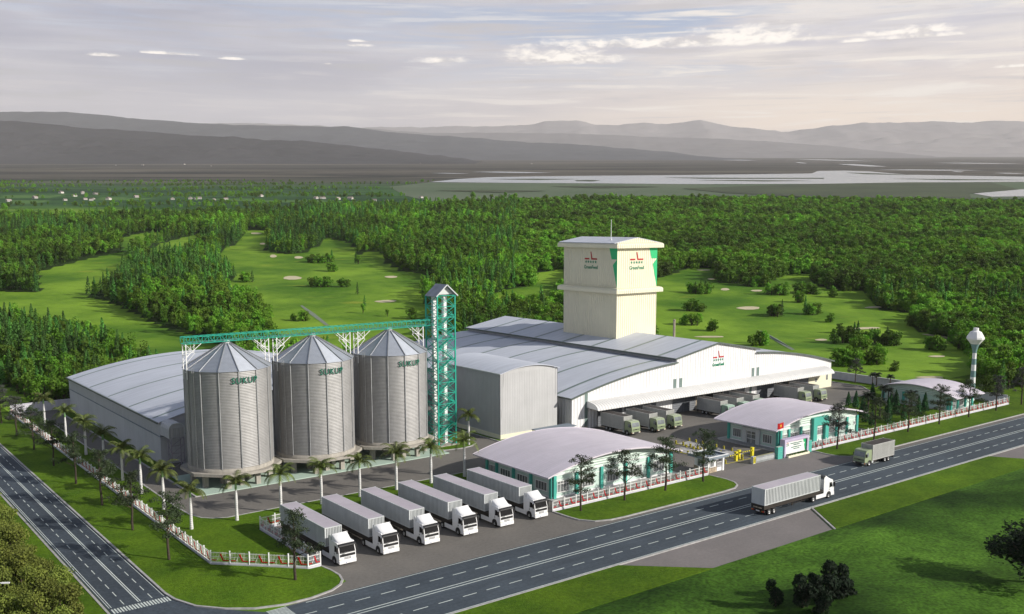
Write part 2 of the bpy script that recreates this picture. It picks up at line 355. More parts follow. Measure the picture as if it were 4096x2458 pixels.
# ------------------------------------------------------------------ the land
S_, D0_, W_ = .0689, 352., 40.
def T(d):
    x = np.asarray(d, float)-D0_
    return np.where(x <= 0, 0, np.where(x < W_, S_*x*x/(2*W_), S_*(x-W_/2)))
def TZ(x, y): return float(T(x*FWD[0]+y*FWD[1]))
def inside(px, py, poly):
    c = np.zeros(px.shape, bool); n = len(poly)
    for i in range(n):
        x0, y0 = poly[i]; x1, y1 = poly[i-1]
        if y0 == y1: continue
        m = ((y0 > py) != (y1 > py)) & (px < (x1-x0)*(py-y0)/(y1-y0)+x0); c ^= m
    return c
FAIRWAYS=[[(121,595),(134,639),(142,651),(157,672),(177,699),(196,719),(209,732),(212,719),(187,639),(163,578),(146,540),(131,519),(124,518),(118,532),(113,539)],[(233,839),(256,873),(274,893),(295,901),(282,853),(252,792),(226,740),(208,710),(212,745)],[(217,716),(247,773),(278,817),(315,857),(294,791),(260,721),(232,674),(206,639),(195,638)],[(79,578),(97,559),(127,520),(131,468),(128,421),(128,397),(128,379),(131,359),(129,327),(99,252),(90,260),(89,283),(89,301),(92,346),(93,397),(83,438),(76,442),(61,453)],[(358,865),(375,852),(324,740),(291,673),(293,642),(307,642),(333,677),(378,748),(375,716),(368,684),(329,603),(347,621),(355,615),(324,560),(305,508),(307,476),(282,432),(273,429),(255,406),(239,369),(157,238),(121,266),(153,350),(171,394),(173,413),(183,445),(180,464),(181,491),(193,512),(218,543),(219,557),(232,607),(258,680),(304,756)],[(357,449),(389,456),(373,429),(325,380),(310,378),(317,395)],[(283,388),(306,403),(331,405),(338,399),(295,349),(272,344),(260,351)],[(372,373),(441,405),(456,410),(468,395),(446,381),(416,356),(415,331),(419,326),(434,336),(458,347),(480,354),(486,344),(447,314),(438,292),(451,287),(424,266),(401,246),(406,228),(394,218),(386,220),(369,214),(361,202),(352,189),(326,168),(319,164),(310,150),(287,145),(277,140),(259,126),(252,119),(251,114),(253,109),(233,93),(195,78),(185,137),(208,198)]]
FARFIELDS=[[(304,1648),(355,1636),(336,1542),(289,1505)],[(330,1844),(420,1810),(384,1703),(309,1730)],[(444,1689),(499,1583),(460,1526),(417,1588)],[(559,1507),(674,1360),(673,1281),(559,1395)],[(598,1139),(637,1108),(621,1063),(589,1051),(569,1084)]]
BUNKERS=[[(354.3,824.8),(350.9,820.7),(347.6,819.2),(345.3,821),(344.6,825.6),(346.6,830.8),(349,835.8),(352.2,837.5),(354.7,835.6),(355.2,830.9)],[(282.7,634.3),(279.7,629.1),(277.2,626.6),(276.1,627.4),(276.5,631.7),(278.9,637.2),(281.7,642.6),(284,645.6),(285.3,644.6),(284.5,640.5)],[(293.1,614.7),(290.2,611),(287.8,609.3),(286.3,610.5),(286.3,614.1),(288.3,618.5),(290.4,622.8),(293,624.6),(294.5,623.4),(294.4,619.7)],[(243.5,513.2),(240.5,509.1),(236.6,508.2),(234.2,510.1),(233.1,514.9),(235.1,519.8),(238.1,524),(241.2,525.7),(244.1,523.5),(244.3,519.1)],[(360,814.7),(358.1,810.6),(356.3,808.6),(355.4,809.3),(355.8,812.4),(357.1,816.9),(359.5,820.7),(361.3,822.7),(362.2,822),(361.8,818.9)],[(315.9,727.4),(313.6,723.9),(311.4,722.4),(310.1,723.4),(310,726.7),(311.7,730.7),(313.6,734.5),(315.6,736.3),(317,735.2),(316.9,732)],[(288.5,483.8),(286.5,481.6),(284.3,481),(282.4,482.4),(282.1,485),(282.6,488.4),(284.7,490.5),(287.4,490.8),(289.2,489.4),(290,486.4)],[(240.3,403.9),(238,402.4),(235.4,401.9),(232.3,403.5),(231.1,405.6),(230.7,408.6),(232.7,410.2),(236.3,410),(239.1,408.7),(241.2,405.9)],[(456,396.1),(454.2,395.2),(451.9,395.5),(449.8,397.2),(449.2,399.1),(449.4,401.3),(451.8,401.9),(454.5,401.2),(456.5,399.7),(457.4,397.4)],[(398.5,332.6),(396.1,331),(393.7,330.7),(392.6,331.5),(392.8,333.5),(394.8,335.4),(397.5,336.9),(399.5,337.5),(400.7,336.6),(400.1,334.9)],[(407.7,318.9),(405.8,317.9),(403.8,317.9),(402.3,319.1),(402.2,320.6),(402.9,322.6),(405.1,323.4),(407.4,323.1),(408.8,322),(409.3,320.1)],[(360.3,283),(357.7,281.4),(354.3,281.8),(351.7,283.8),(351.1,286.5),(351.8,289.6),(355.4,290.4),(359.1,289.8),(361.7,287.8),(362.5,284.9)],[(407.4,250.4),(405.8,249.6),(402.7,250.4),(400.5,251.6),(399,253.3),(399.7,254.4),(402.2,254.5),(404.5,254.3),(407.1,253),(407.9,251.7)],[(357.8,219.9),(355.9,219.3),(351.9,220.7),(348.8,222.4),(346.4,224.8),(347,225.8),(349.7,225.7),(352.6,225.2),(356.2,223.2),(357.6,221.6)],[(290.6,244.7),(289.5,243.9),(286.4,245.4),(283.7,247.5),(281.7,250),(281.4,251.9),(284,251.4),(286.6,250.3),(289.6,248),(291.1,245.9)],[(315.2,215.5),(313.7,214.7),(311.8,214.9),(310.7,215.8),(310.4,217.2),(311.5,218.4),(313.4,218.8),(314.9,218.8),(316.1,217.9),(316,216.7)],[(354.1,186.6),(353.8,186.5),(353.6,190),(354.7,194.6),(355.9,199),(356.9,201.6),(359,200.2),(359,197.1),(358.3,192.4),(356.3,188.4)],[(425.5,365.5),(424,364.4),(422.2,364.3),(421.1,365.2),(421,366.7),(421.8,368.4),(423.8,369.1),(425.6,369.1),(426.7,368.2),(426.8,366.8)],[(307.2,164.8),(305.7,164.3),(303.9,164.7),(302.5,165.8),(302.2,167),(302.6,168.3),(304.5,168.5),(306.5,168),(307.9,166.9),(308.4,165.5)],[(264.8,142.3),(263.6,141.7),(261.2,142.7),(259.3,144.1),(258.2,145.9),(258.5,147.2),(260.7,146.9),(262.8,146.2),(264.9,144.7),(265.6,143.2)]]
MUD=[(1063,1809),(1299,2019),(1426,1857),(1562,1710),(1675,1545),(1923,1371),(2387,1195),(2711,1033),(1791,680),(1547,720),(1522,757),(1449,850),(1378,982),(1220,1124),(1139,1147),(931,1148),(815,1144),(781,1201),(857,1406)]
LAKE=[(1683,870),(1947,913),(2145,816),(1757,667),(1636,761),(1579,786)]
RIVER=[(1308,2033),(1509,2215),(1715,2346),(1903,2331),(2104,2279),(2369,2184),(2502,2158),(2916,2087),(3339,2361),(3504,2350),(3422,2185),(2995,1775),(3010,1405),(3123,1190),(2711,1033),(2470,1152),(2387,1195),(2227,1276),(1923,1371),(1675,1545),(1562,1710),(1426,1857)]
MARSH=[[(1461,1347),(1677,1365),(1908,1363),(2204,1294),(2354,1178),(1944,915),(1678,874),(1457,756),(1426,849),(1328,944),(1357,1146)],[(1683,1926),(1737,1934),(1736,1885),(1657,1829),(1640,1865)],[(2083,1998),(2235,1820),(2411,1683),(2334,1629),(2073,1832)],[(3134,2101),(3097,1945),(2949,1734),(2944,1895)],[(1580,2160),(1695,2125),(1774,2009),(1634,2014)],[(1931,1734),(2047,1668),(2135,1527),(1999,1563)],[(2478,1517),(2571,1390),(2647,1227),(2473,1337)],[(1014,1558),(1118,1530),(1167,1414),(1048,1409)],[(1332,1600),(1472,1559),(1500,1438),(1348,1464)]]
PONDS=[[(8473,7423),(8808,7474),(8413,6915),(7878,6271),(7605,6250),(7866,6674)],[(9856,7324),(9667,6806),(8768,5847),(7889,4982),(7971,5315),(8633,6078)],[(5596,3811),(5681,3745),(5248,3348),(4765,2941),(4696,2995),(4998,3294)],[(3773,2394),(3987,2351),(4042,2212),(4045,2053),(3838,2101),(3772,2224)],[(3672,1991),(3742,2010),(3702,1971),(3631,1916),(3565,1898),(3594,1931)],[(2158,3060),(2280,3054),(2304,2917),(2298,2751),(2182,2762),(2150,2879)],[(1909,2959),(1963,2956),(1977,2893),(1978,2815),(1926,2819),(1909,2875)],[(6862,3876),(7112,3775),(7008,3493),(6814,3187),(6589,3284),(6646,3527)],[(6342,4692),(6463,4744),(6216,4525),(5890,4253),(5788,4213),(5975,4385)],[(3486,1733),(3567,1733),(3551,1686),(3507,1627),(3430,1629),(3437,1670)]]
CRESTS=[[(301,9391,833),(1048,8810,826),(1547,8423,817),(1795,8230,796),(2042,8038,759),(2366,7786,737),(2739,7496,697),(2939,7341,694),(3138,7186,669),(3388,6992,660),(3737,6721,616),(4037,6488,570),(4288,6293,538),(4438,6176,504)],[(501,15441,1407),(1731,14485,1427),(2550,13849,1422),(2960,13530,1422),(3205,13340,1412),(3613,13023,1371),(4184,12579,1306),(4593,12261,1270),(5126,11847,1250),(5987,11178,1235),(6233,10987,1194),(6643,10668,1143),(7259,10189,1097),(7629,9902,1051),(8288,9390,1011),(9112,8749,929),(9650,8332,847)],[(5281,18059,1753),(6430,17166,1753),(7578,16274,1725),(8554,15515,1689),(9416,14846,1611),(9761,14578,1604),(10624,13907,1611),(11199,13460,1597),(12062,12789,1568),(12523,12431,1533),(13537,11644,1504),(14137,11178,1469),(15061,10459,1383),(15930,9784,1269)],[(6940,23734,2291),(8073,22854,2300),(8904,22208,2319),(9206,21974,2314),(9658,21622,2281),(10262,21153,2272),(11243,20391,2216),(12225,19628,2207),(12981,19041,2235),(13585,18571,2244),(14008,18243,2263),(14416,17926,2300),(14567,17809,2347),(14944,17515,2384),(15208,17310,2375),(15549,17045,2263),(15927,16752,2244),(16416,16371,2328),(16832,16048,2300),(17133,15814,2328),(17434,15580,2384),(17814,15285,2272),(18648,14637,2160),(18951,14402,2132),(19479,13992,2179),(20079,13525,2291),(20907,12882,2347),(22040,12002,2337),(22494,11649,2319),(22793,11417,2375),(23344,10988,2365),(25056,9658,2384),(27328,7893,2291)]]
CLUMPS=[(289.8,579.4,10.3,10),(234,473.4,6.2,7),(271,532,3.3,3),(212.8,516.4,4.2,4),(177.2,383.4,1.2,1),(179.7,379.3,1.5,2),(244,464.1,2.2,3),(236.4,435.5,1.6,1),(315.9,525.4,3,2),(219,396.8,0.8,1),(209.7,381.6,1.1,1),(213.9,367.5,0.8,1),(219,355.8,1.2,2),(301.9,555.7,2.2,2),(375.1,332.7,7.7,8),(403.4,305.7,6.3,8),(418.2,299.2,7,9),(388,282.7,3,3),(350.8,262.5,6.6,8),(363.9,257,3.3,4),(353.3,240.4,1.6,1),(330.1,295.3,4.3,5),(302.2,271.7,3.4,4),(298.7,256,2.2,2),(285.5,227.9,1.5,1),(282.4,220.1,1.5,2),(316.6,201.2,12.1,16),(300.3,191.7,2.2,3),(321.1,176.5,2.2,2),(416.5,283.4,2,2),(431.6,263.5,2.4,2),(263.8,172.4,4.4,10),(295.2,188.5,2.2,4),(273.6,168.9,2.5,5),(264.4,157.1,1.4,1),(317.9,174.9,2.3,3),(319.7,190.3,1.5,2),(333.8,222.5,0.8,1),(330,171.6,1.6,3),(244.4,130.7,0.5,1)]
HOUSES=[(433,1873),(418,1722),(471,1882),(455,1818),(467,1787),(471,1784),(351,1686),(370,1580),(401,1589),(401,1556),(416,1600),(429,1567),(487,1623),(506,1507),(534,1509),(540,1503),(548,1509),(551,1456),(570,1457),(655,1525),(693,1403),(706,1410),(703,1395),(709,1361),(297,1598),(726,1353),(729,1284),(741,1269),(837,1326),(609,1143),(616,1153),(599,1091),(3506,5881),(3550,5624),(3906,5807),(4083,5102),(1696,6006),(1820,5910),(2159,6183),(1999,5303)]
PATHS=[[(312.9,245.8),(314.5,245.8),(303.3,229.8),(282.8,206.2),(280.1,205.5),(298.8,227.6)],[(197.3,418.9),(198.6,419.5),(192.4,394),(183.7,363.3),(182.1,363.3),(189.2,390.8)]]

def forest_mask(X, Y):
    d = X*FWD[0]+Y*FWD[1]; u = X*RGT[0]+Y*RGT[1]
    far = 1030+np.clip((u+350)/400, 0, 1)*360-np.clip((u-350)/400, 0, 1)*110
    m = (d < far) & ((Y > 252) | (X > 246)) & (d > 150) & ~((X > 20) & (X < 50) & (Y < 300))
    m &= ~((X > 230) & (Y < 120) & (d < 420))
    for p in FAIRWAYS+[MUD]: m &= ~inside(X, Y, p)
    return m
def build_ground():
    ds = np.concatenate([np.arange(-250, 240, 30), np.arange(240, 700, 5), np.arange(700, 1300, 9), np.arange(1300, 3000, 35), np.geomspace(3000, 26000, 70)])
    us = np.linspace(-1, 1, 321)
    hw = 260+.92*np.maximum(ds, 0)
    Dg = np.repeat(ds[:, None], len(us), 1); Ug = hw[:, None]*us[None, :]
    X = Dg*FWD[0]+Ug*RGT[0]; Y = Dg*FWD[1]+Ug*RGT[1]; Z = T(Dg)
    n, m = X.shape
    V = np.stack([X, Y, Z], -1).reshape(-1, 3)
    i = np.arange(n*m).reshape(n, m); Fc = np.stack([i[:-1, :-1], i[:-1, 1:], i[1:, 1:], i[1:, :-1]], -1).reshape(-1, 4)
    me = bpy.data.meshes.new('ground'); me.from_pydata(V.tolist(), [], Fc.tolist())
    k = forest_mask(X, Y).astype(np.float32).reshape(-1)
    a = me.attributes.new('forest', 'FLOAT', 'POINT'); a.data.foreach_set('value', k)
    q = np.zeros_like(X)
    for p in FARFIELDS: q = np.maximum(q, inside(X, Y, p))
    a = me.attributes.new('field', 'FLOAT', 'POINT'); a.data.foreach_set('value', q.astype(np.float32).reshape(-1))
    mt = bpy.data.materials.new('terrain'); mt.use_nodes = True; nt = mt.node_tree; N = nt.nodes; L = nt.links
    b = N['Principled BSDF']; b.inputs['Roughness'].default_value = .95; b.inputs['Specular IOR Level'].default_value = .1
    tc = N.new('ShaderNodeTexCoord'); mp = N.new('ShaderNodeMapping'); mp.inputs['Rotation'].default_value = (0, 0, math.pi/2-AZ); L.new(tc.outputs['Object'], mp.inputs[0])
    sp = N.new('ShaderNodeSeparateXYZ'); L.new(mp.outputs[0], sp.inputs[0])
    def noise(sc, st=(1, 1, 1), det=8):
        q = N.new('ShaderNodeMapping'); q.inputs['Scale'].default_value = st; L.new(mp.outputs[0], q.inputs[0])
        t = N.new('ShaderNodeTexNoise'); t.inputs['Scale'].default_value = sc; t.inputs['Detail'].default_value = det; t.inputs['Roughness'].default_value = .62; L.new(q.outputs[0], t.inputs['Vector']); return t.outputs[0]
    def ramp(f, a, c):
        r = N.new('ShaderNodeMapRange'); r.interpolation_type = 'SMOOTHSTEP'; L.new(f, r.inputs[0]); r.inputs[1].default_value = a; r.inputs[2].default_value = c; return r.outputs[0]
    def mix(f, a, c):
        x = N.new('ShaderNodeMix'); x.data_type = 'RGBA'
        for s, v in ((x.inputs[0], f), (x.inputs[6], a), (x.inputs[7], c)):
            if isinstance(v, tuple): s.default_value = (*v, 1)
            elif isinstance(v, float): s.default_value = v
            else: L.new(v, s)
        return x.outputs[2]
    def at(nm):
        t = N.new('ShaderNodeAttribute'); t.attribute_name = nm; return t.outputs['Fac']
    def math2(op, a, c):
        x = N.new('ShaderNodeMath'); x.operation = op
        for s, v in zip(x.inputs, (a, c)):
            if isinstance(v, (int, float)): s.default_value = v
            else: L.new(v, s)
        return x.outputs[0]
    grass = mix(ramp(noise(.014), .34, .66), (.058,.145,.011), (.205,.340,.030))
    grass = mix(ramp(noise(.03, (1, 2.2, 1)), .60, .74), grass, (.24,.29,.032))
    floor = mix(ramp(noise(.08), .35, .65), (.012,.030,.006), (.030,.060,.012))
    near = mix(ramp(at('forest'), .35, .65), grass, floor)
    # wooded farmland beyond the forest, then the grey-brown scrub plain with long banks
    farm = mix(ramp(noise(.006, (.35, 1, 1)), .40, .58), (.020,.065,.022), (.050,.125,.036))
    farm = mix(ramp(noise(.03, (.3, 1, 1)), .52, .60), farm, (.020,.048,.020))
    farm = mix(at('field'), farm, (.085,.17,.045))
    scrub = mix(ramp(noise(.0016, (.22, 1, 1), 10), .38, .62), (.052,.050,.044), (.125,.110,.088))
    scrub = mix(ramp(noise(.006, (.16, 1, 1), 9), .50, .58), scrub, (.028,.030,.028))
    scrub = mix(ramp(noise(.011, (.10, 1, 1), 9), .60, .66), scrub, (.20,.175,.14))
    dd = math2('ADD', sp.outputs[1], math2('MULTIPLY', math2('SUBTRACT', noise(.004, (.5, 1, 1)), .5), 420.0))
    c = mix(ramp(dd, 1130, 1330), near, farm)
    c = mix(ramp(dd, 1750, 2900), c, scrub)
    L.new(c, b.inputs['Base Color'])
    bp = N.new('ShaderNodeBump'); bp.inputs['Distance'].default_value = 1.2; bp.inputs['Strength'].default_value = .6; L.new(noise(.12), bp.inputs['Height']); L.new(bp.outputs[0], b.inputs['Normal'])
    me.materials.append(mt)
    me.polygons.foreach_set('use_smooth', [True]*len(me.polygons))
    o = bpy.data.objects.new('ground', me); COL.objects.link(o); tag(o, kind='structure')
build_ground()
def drape(poly, lift):
    mb = MB(); mb.flat([(x, y, TZ(x, y)+lift) for x, y in poly]); return mb
struct('river', drape(RIVER, .8), M['water'])
struct('mudflat', drape(MUD, .4), M['flat']); struct('lake', drape(LAKE, .9), M['water'])
for i, p in enumerate(MARSH): struct('marsh_island', drape(p, 1.2), M['marsh'])
for p in PONDS: struct('pond', drape(p, .6), M['water'])
for p in BUNKERS: struct('sand_bunker', drape(p, .12), M['sand'])
for p in PATHS: struct('path', drape(p, .08), M['path'])
# mountain ranges
def ridge(name, crest, depth, base, seed, c1, c2, rough=.10, jag=1.0):
    """a range with spurs and gullies between the plain in front of it and its crest line"""
    r = np.random.default_rng(seed); C = np.array(crest, float); seg = np.r_[0, np.cumsum(np.hypot(*np.diff(C[:, :2], axis=0).T))]
    n = 420; s = np.linspace(0, seg[-1], n); P = np.stack([np.interp(s, seg, C[:, k]) for k in range(3)], 1)
    def fbm(t, o, f0):
        z = np.zeros_like(t)
        for k in range(o):
            ph = r.uniform(0, 99); g = np.interp((t*f0*2**k+ph) % 997, np.arange(998), r.uniform(-1, 1, 998)); z += g*.5**k
        return z
    Hb = T(P[:, :2] @ FWD); hgt = P[:, 2]-Hb
    P[:, 2] += fbm(s/seg[-1]*60, 7, 1.)*.012*hgt.max()*jag
    rows = 44; V = []
    for j in range(rows):
        t = j/(rows-1)                           # 0 at the foot in front, 1 well behind the crest
        if t <= .75: q = t/.75; dd = -depth*(1-q); k = q**1.25
        else: q = (t-.75)/.25; dd = depth*.6*q; k = 1-q*1.02
        sp_ = fbm(s/seg[-1]*26+j*.10, 4, 1.)*rough*math.sin(math.pi*min(1, max(0, t/.75)))
        xy = P[:, :2]+FWD*dd*(1+.0*sp_[:, None]); zb = T(xy @ FWD)
        V.append(np.stack([xy[:, 0], xy[:, 1], zb+(P[:, 2]-Hb)*np.clip(k+sp_, -.02, 1.0 if t != .75 else 1.0)-(3 if j in (0, rows-1) else 0)], 1))
    V = np.stack(V).reshape(-1, 3); i = np.arange(rows*n).reshape(rows, n); Fc = np.stack([i[:-1, :-1], i[:-1, 1:], i[1:, 1:], i[1:, :-1]], -1).reshape(-1, 4)
    me = bpy.data.meshes.new(name); me.from_pydata(V.tolist(), [], Fc.tolist()); me.polygons.foreach_set('use_smooth', [True]*len(me.polygons))
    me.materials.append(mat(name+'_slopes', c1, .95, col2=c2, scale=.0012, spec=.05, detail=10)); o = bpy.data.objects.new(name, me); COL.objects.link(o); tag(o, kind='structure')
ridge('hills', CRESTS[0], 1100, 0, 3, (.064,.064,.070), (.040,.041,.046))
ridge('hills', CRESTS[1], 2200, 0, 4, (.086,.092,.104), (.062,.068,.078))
ridge('hills', CRESTS[2], 2600, 0, 5, (.19,.18,.185), (.15,.145,.15))  # the pale slope colours of the two far ranges carry painted haze
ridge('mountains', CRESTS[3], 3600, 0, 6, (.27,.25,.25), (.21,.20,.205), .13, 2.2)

# ------------------------------------------------------------------ roads, paving, lawns
def rect(x0, y0, x1, y1): return [(x0,y0),(x1,y0),(x1,y1),(x0,y1)]
mb = MB(); mb.flat(rect(-160, 87.6, 430, 101.06), .03); struct('front_road', mb, M['road'])
mb = MB(); mb.flat(rect(28.1, 101.06, 34.8, 330), .03); mb.flat([(34.8,101.06),(42,101.06),(39,104.3),(36.5,107.3),(35.4,110.5),(34.8,113)], .03); mb.flat([(22,101.06),(28.1,101.06),(28.1,107),(26,103)], .03); struct('side_road', mb, M['sideroad'])
mb = MB(); mb.flat([(34.8+8.5,101.06),(440,101.06),(440,110.6),(238,110.6),(238,246),(43,246),(43,120),(52,110.7),(53.9,110.4),(54,104),(47,101.4)], .015); struct('yard', mb, M['yard'])
mb = MB(); mb.flat([(114,101.06),(172,101.06),(172,110.9),(128,110.9),(121,104)], .022); struct('entrance_apron', mb, M['apron'])
mb = MB(); mb.flat([(84.5,87.6),(125.6,87.6),(119.2,79.1),(92,78.9)], .022); struct('pavement', mb, M['apron'])
mb = MB(); mb.flat([(181,87.6),(300,87.6),(300,60),(184,82.2)], .022); struct('pavement', mb, M['apron'])
def lawn(poly, kerbs=True, h=.13, k=.28):
    mb = MB(); mb.prism(poly, 'z', -.1, h); struct('lawn', mb, M['lawn'])
    if kerbs is True: kerbs = [poly+[poly[0]]]
    for line in kerbs or []: kerb(line, h+.04, k)
def kerb(line, h=.16, w=.28):
    P = [Vector((p[0], p[1], 0)) for p in line]; n = len(P); closed = (P[0]-P[-1]).length < .01
    off = []
    for i in range(n):
        a = P[i-1] if i else (P[-2] if closed else P[0]); c = P[i+1] if i < n-1 else (P[1] if closed else P[-1])
        d = (c-a).normalized(); off.append(Vector((-d.y, d.x, 0))*w/2)
    mb = MB()
    for i in range(n-1):
        A, B, a, b = P[i], P[i+1], off[i], off[i+1]
        q = [A-a, A+a, B+b, B-b]
        vs = [(v.x, v.y, 0) for v in q]+[(v.x, v.y, h) for v in q]
        mb.add(vs, [(4,5,6,7),(0,1,5,4),(2,3,7,6),(1,2,6,5),(3,0,4,7)])
    struct('kerb', mb, M['kerb'])
def arc(cx, cy, r, a0, a1, n=8): return [(cx+r*math.cos(math.radians(a0+(a1-a0)*i/n)), cy+r*math.sin(math.radians(a0+(a1-a0)*i/n))) for i in range(n+1)]
edge1 = [(34.9,300),(34.9,113.5),(35.2,111),(36.4,107.5),(38.8,104.6),(41.5,102.6),(44.8,101.55),(48,101.5),(51.1,102.2),(52.8,103.3),(53.7,104.5),(54.2,106.2),(54.2,108.3),(53.9,110.5)]
lawn(edge1+[(52.1,110.5),(43,119.8),(43,300)], [edge1])
edge2 = [(92.8,110.4),(92.9,107),(93.2,105),(94.6,103),(97,102.1),(100,101.9),(122,101.9),(125.4,102.2),(127.2,103.2),(128.2,104.6),(128.6,106.8),(128.4,110.4)]
lawn(edge2, [edge2])
edge3 = [(158.4,110.4),(158.1,107.2),(158.5,104.6),(160,103.2),(162.5,102.7),(166,102.6),(430,102.6)]
lawn(edge3+[(430,140),(240,140),(240,110.4)], [edge3])
lawn([(43.2,120.2),(52.2,111.1),(53.6,111.1),(53.6,130.2),(57,130.6),(97,130.6),(97,134),(96,138.3),(56,138.3),(52.2,138.2),(50.3,139.2),(49.1,140.5),(48.3,143),(48,148),(48,240),(43.2,240)],
     [[(96,138.3),(56,138.3),(52.2,138.2),(50.3,139.2),(49.1,140.5),(48.3,143),(48,148),(48,240)]])
lawn([(52.5,152.2),(53.4,152.2),(53.4,176.5),(54.9,176.5),(54.9,243),(52.5,243)], [[(53.4,152.2),(52.5,152.2),(52.5,243)]])
mb = MB(); mb.prism([(53.6,152.1),(101.6,152.1),(101.6,167),(53.6,167)], 'z', -.05, .16); struct('silo_apron', mb, M['mint'])
lawn([(102,154.6),(106,153.9),(108.6,154.5),(110.4,155.8),(111,157.5),(109.5,170),(102,170)])
lawn([(115.2,176),(115.2,154),(116.2,152.8),(133,152.8),(133,155.2),(116.3,155.2),(116.3,176)])
lawn([(228,111.2),(237.6,111.2),(237.6,245),(233,245),(233,148),(226,140),(217,139),(211,135.5),(186,131),(183.5,122),(184,112.2)])
lawn([(-160,87.3),(84.3,87.3),(93.2,79),(-160,79)], [[(-160,87.4),(430,87.4)]])
lawn([(126,87.2),(180.8,87.2),(184,82.2),(205,79),(119.9,79)], [[(125.7,87.3),(119.5,79)]])
lawn([(-60,101.3),(22,101.3),(26,103.3),(27.9,107),(27.9,330),(-60,330)], [[(-60,101.4),(22,101.4),(26,103.4),(27.8,107),(27.8,330)]])
mb = MB(); nx, ny = 70, 30; rr = random.Random(5); vs = []
for j in range(ny+1):
    for i in range(nx+1):
        x = -80+i*5.2; y = 79.2-j*3.0; z = -.02+(.25 if j else .0)+(.5*math.sin(x*.11+j*.5)+.45*math.sin(y*.17+x*.05)+rr.uniform(-.2, .2) if j > 1 else 0)+(.35 if j > 1 else 0)
        vs.append((x, y, max(.05, z)))
mb.add(vs, [(j*(nx+1)+i, j*(nx+1)+i+1, (j+1)*(nx+1)+i+1, (j+1)*(nx+1)+i) for j in range(ny) for i in range(nx)], True); tag(part('rough_meadow', mb, M['rough']), kind='structure')
# painted lines
mb = MB(); z = .042
def line(x0, y0, x1, y1): mb.flat(rect(x0, y0, x1, y1), z)
line(-160, 94.62, 430, 94.78); line(-160, 93.98, 430, 94.14); line(47, 100.7, 430, 100.83); line(44.5, 87.85, 430, 87.97)
for k in range(-40, 110):
    x = 55.2+k*3.45
    if x > -5: line(x, 97.55, x+2.0, 97.7); line(x+.4, 90.9, x+2.4, 91.05)
line(31.55, 113, 31.67, 330); line(31.8, 113, 31.92, 330); line(28.3, 113, 28.38, 330); line(28.55, 113, 28.63, 330); line(34.5, 113, 34.58, 330)
for k in range(70):
    y = 113.2+k*3.1; line(30.0, y, 30.1, y+1.7); line(33.2, y, 33.3, y+1.7)
for k in range(20): line(28.35+k*.33, 111.0, 28.53+k*.33, 112.5)
for k in range(40): line(42.2, 88.0+k*.33, 44.6, 88.18+k*.33)
struct('road_marking', mb, M['mark'])
mb = MB(); z = .17
for a in ((137.2,113.9,146.2,114.05),(145.75,114.05,145.9,131.1),(141.8,130.9,145.75,131.05),(142.1,116.5,142.25,130.9),(140.95,116.5,141.1,128.2),(137.2,116.5,137.35,128.2),(137.35,128.05,140.95,128.2)):
    mb.flat(rect(a[0], a[1], a[2], a[3]), .05)
struct('road_marking', mb, M['yellow'])
# ------------------------------------------------------------------ lettering and emblem
def text_mesh(s, width=None, height=None, bold=0.0, space=1.0):
    cu = bpy.data.curves.new('txt', 'FONT'); cu.body = s; cu.align_x = 'CENTER'; cu.resolution_u = 3; cu.space_character = space; cu.offset = bold; cu.extrude = .02
    o = bpy.data.objects.new('txt', cu); COL.objects.link(o); dg = bpy.context.evaluated_depsgraph_get(); dg.update()
    me = bpy.data.meshes.new_from_object(o.evaluated_get(dg)); v = np.array([tuple(p.co) for p in me.vertices]); f = [tuple(p.vertices) for p in me.polygons]
    bpy.data.objects.remove(o); bpy.data.curves.remove(cu); bpy.data.meshes.remove(me)
    v[:, 0] -= (v[:, 0].min()+v[:, 0].max())/2; v[:, 1] -= v[:, 1].min()
    if width: v[:, 0] *= width/np.ptp(v[:, 0])
    if height: v[:, 1] *= height/np.ptp(v[:, 1])
    return v, f
def text_on(mb, fn, s, u, v, width, height, bold=0):
    t, f = text_mesh(s, width, height, bold); mb.add([fn(u+p[0], v+p[1], .03+p[2]) for p in t], f); return mb
def plate(mb, fn, pts, th=.06):
    n = len(pts); return mb.add([fn(a, b, .005) for a, b in pts]+[fn(a, b, th) for a, b in pts], [tuple(range(n)), tuple(range(2*n-1, n-1, -1))]+[(i, n+i, n+(i+1) % n, (i+1) % n) for i in range(n)])
def star(u, v, r): return [(u+(r if k % 2 == 0 else r*.40)*math.sin(k*math.pi/5), v+(r if k % 2 == 0 else r*.40)*math.cos(k*math.pi/5)) for k in range(10)]
def logo(fn, parent, k=1.0, bold=0.0, word='GreenFeed'):
    m = MB(); t = .19*k
    plate(m, fn, [(-2.35*k,-t),(-.6*k,-t),(-.6*k,t),(-2.35*k,t)]); plate(m, fn, [(.22*k,-t),(2.35*k,-t),(2.35*k,t),(.55*k,t),(.12*k,1.9*k),(-.16*k,1.8*k)])
    e = part('emblem', m, M['red'], parent)
    m = MB()
    for i in range(5): plate(m, fn, star((-1.85+.925*i)*k, -.78*k, .42*k))
    part('star_row', m, M['logogreen'], parent)
    m = MB(); text_on(m, fn, word, 0, -2.62*k, 5.2*k, .95*k, bold); part('lettering', m, M['logogreen'], parent, fix=False)
def face_y(x, y, z, sx=1): return lambda u, v, o: (x+u*sx, y-o, z+v)       # on a wall that looks towards -y
def face_x(x, y, z): return lambda u, v, o: (x-o, y-u, z+v)               # on a wall that looks towards -x
def bez(p0, p1, p2, n=14): return [((1-t)**2*p0[0]+2*t*(1-t)*p1[0]+t*t*p2[0], (1-t)**2*p0[1]+2*t*(1-t)*p1[1]+t*t*p2[1]) for t in [i/n for i in range(n+1)]]
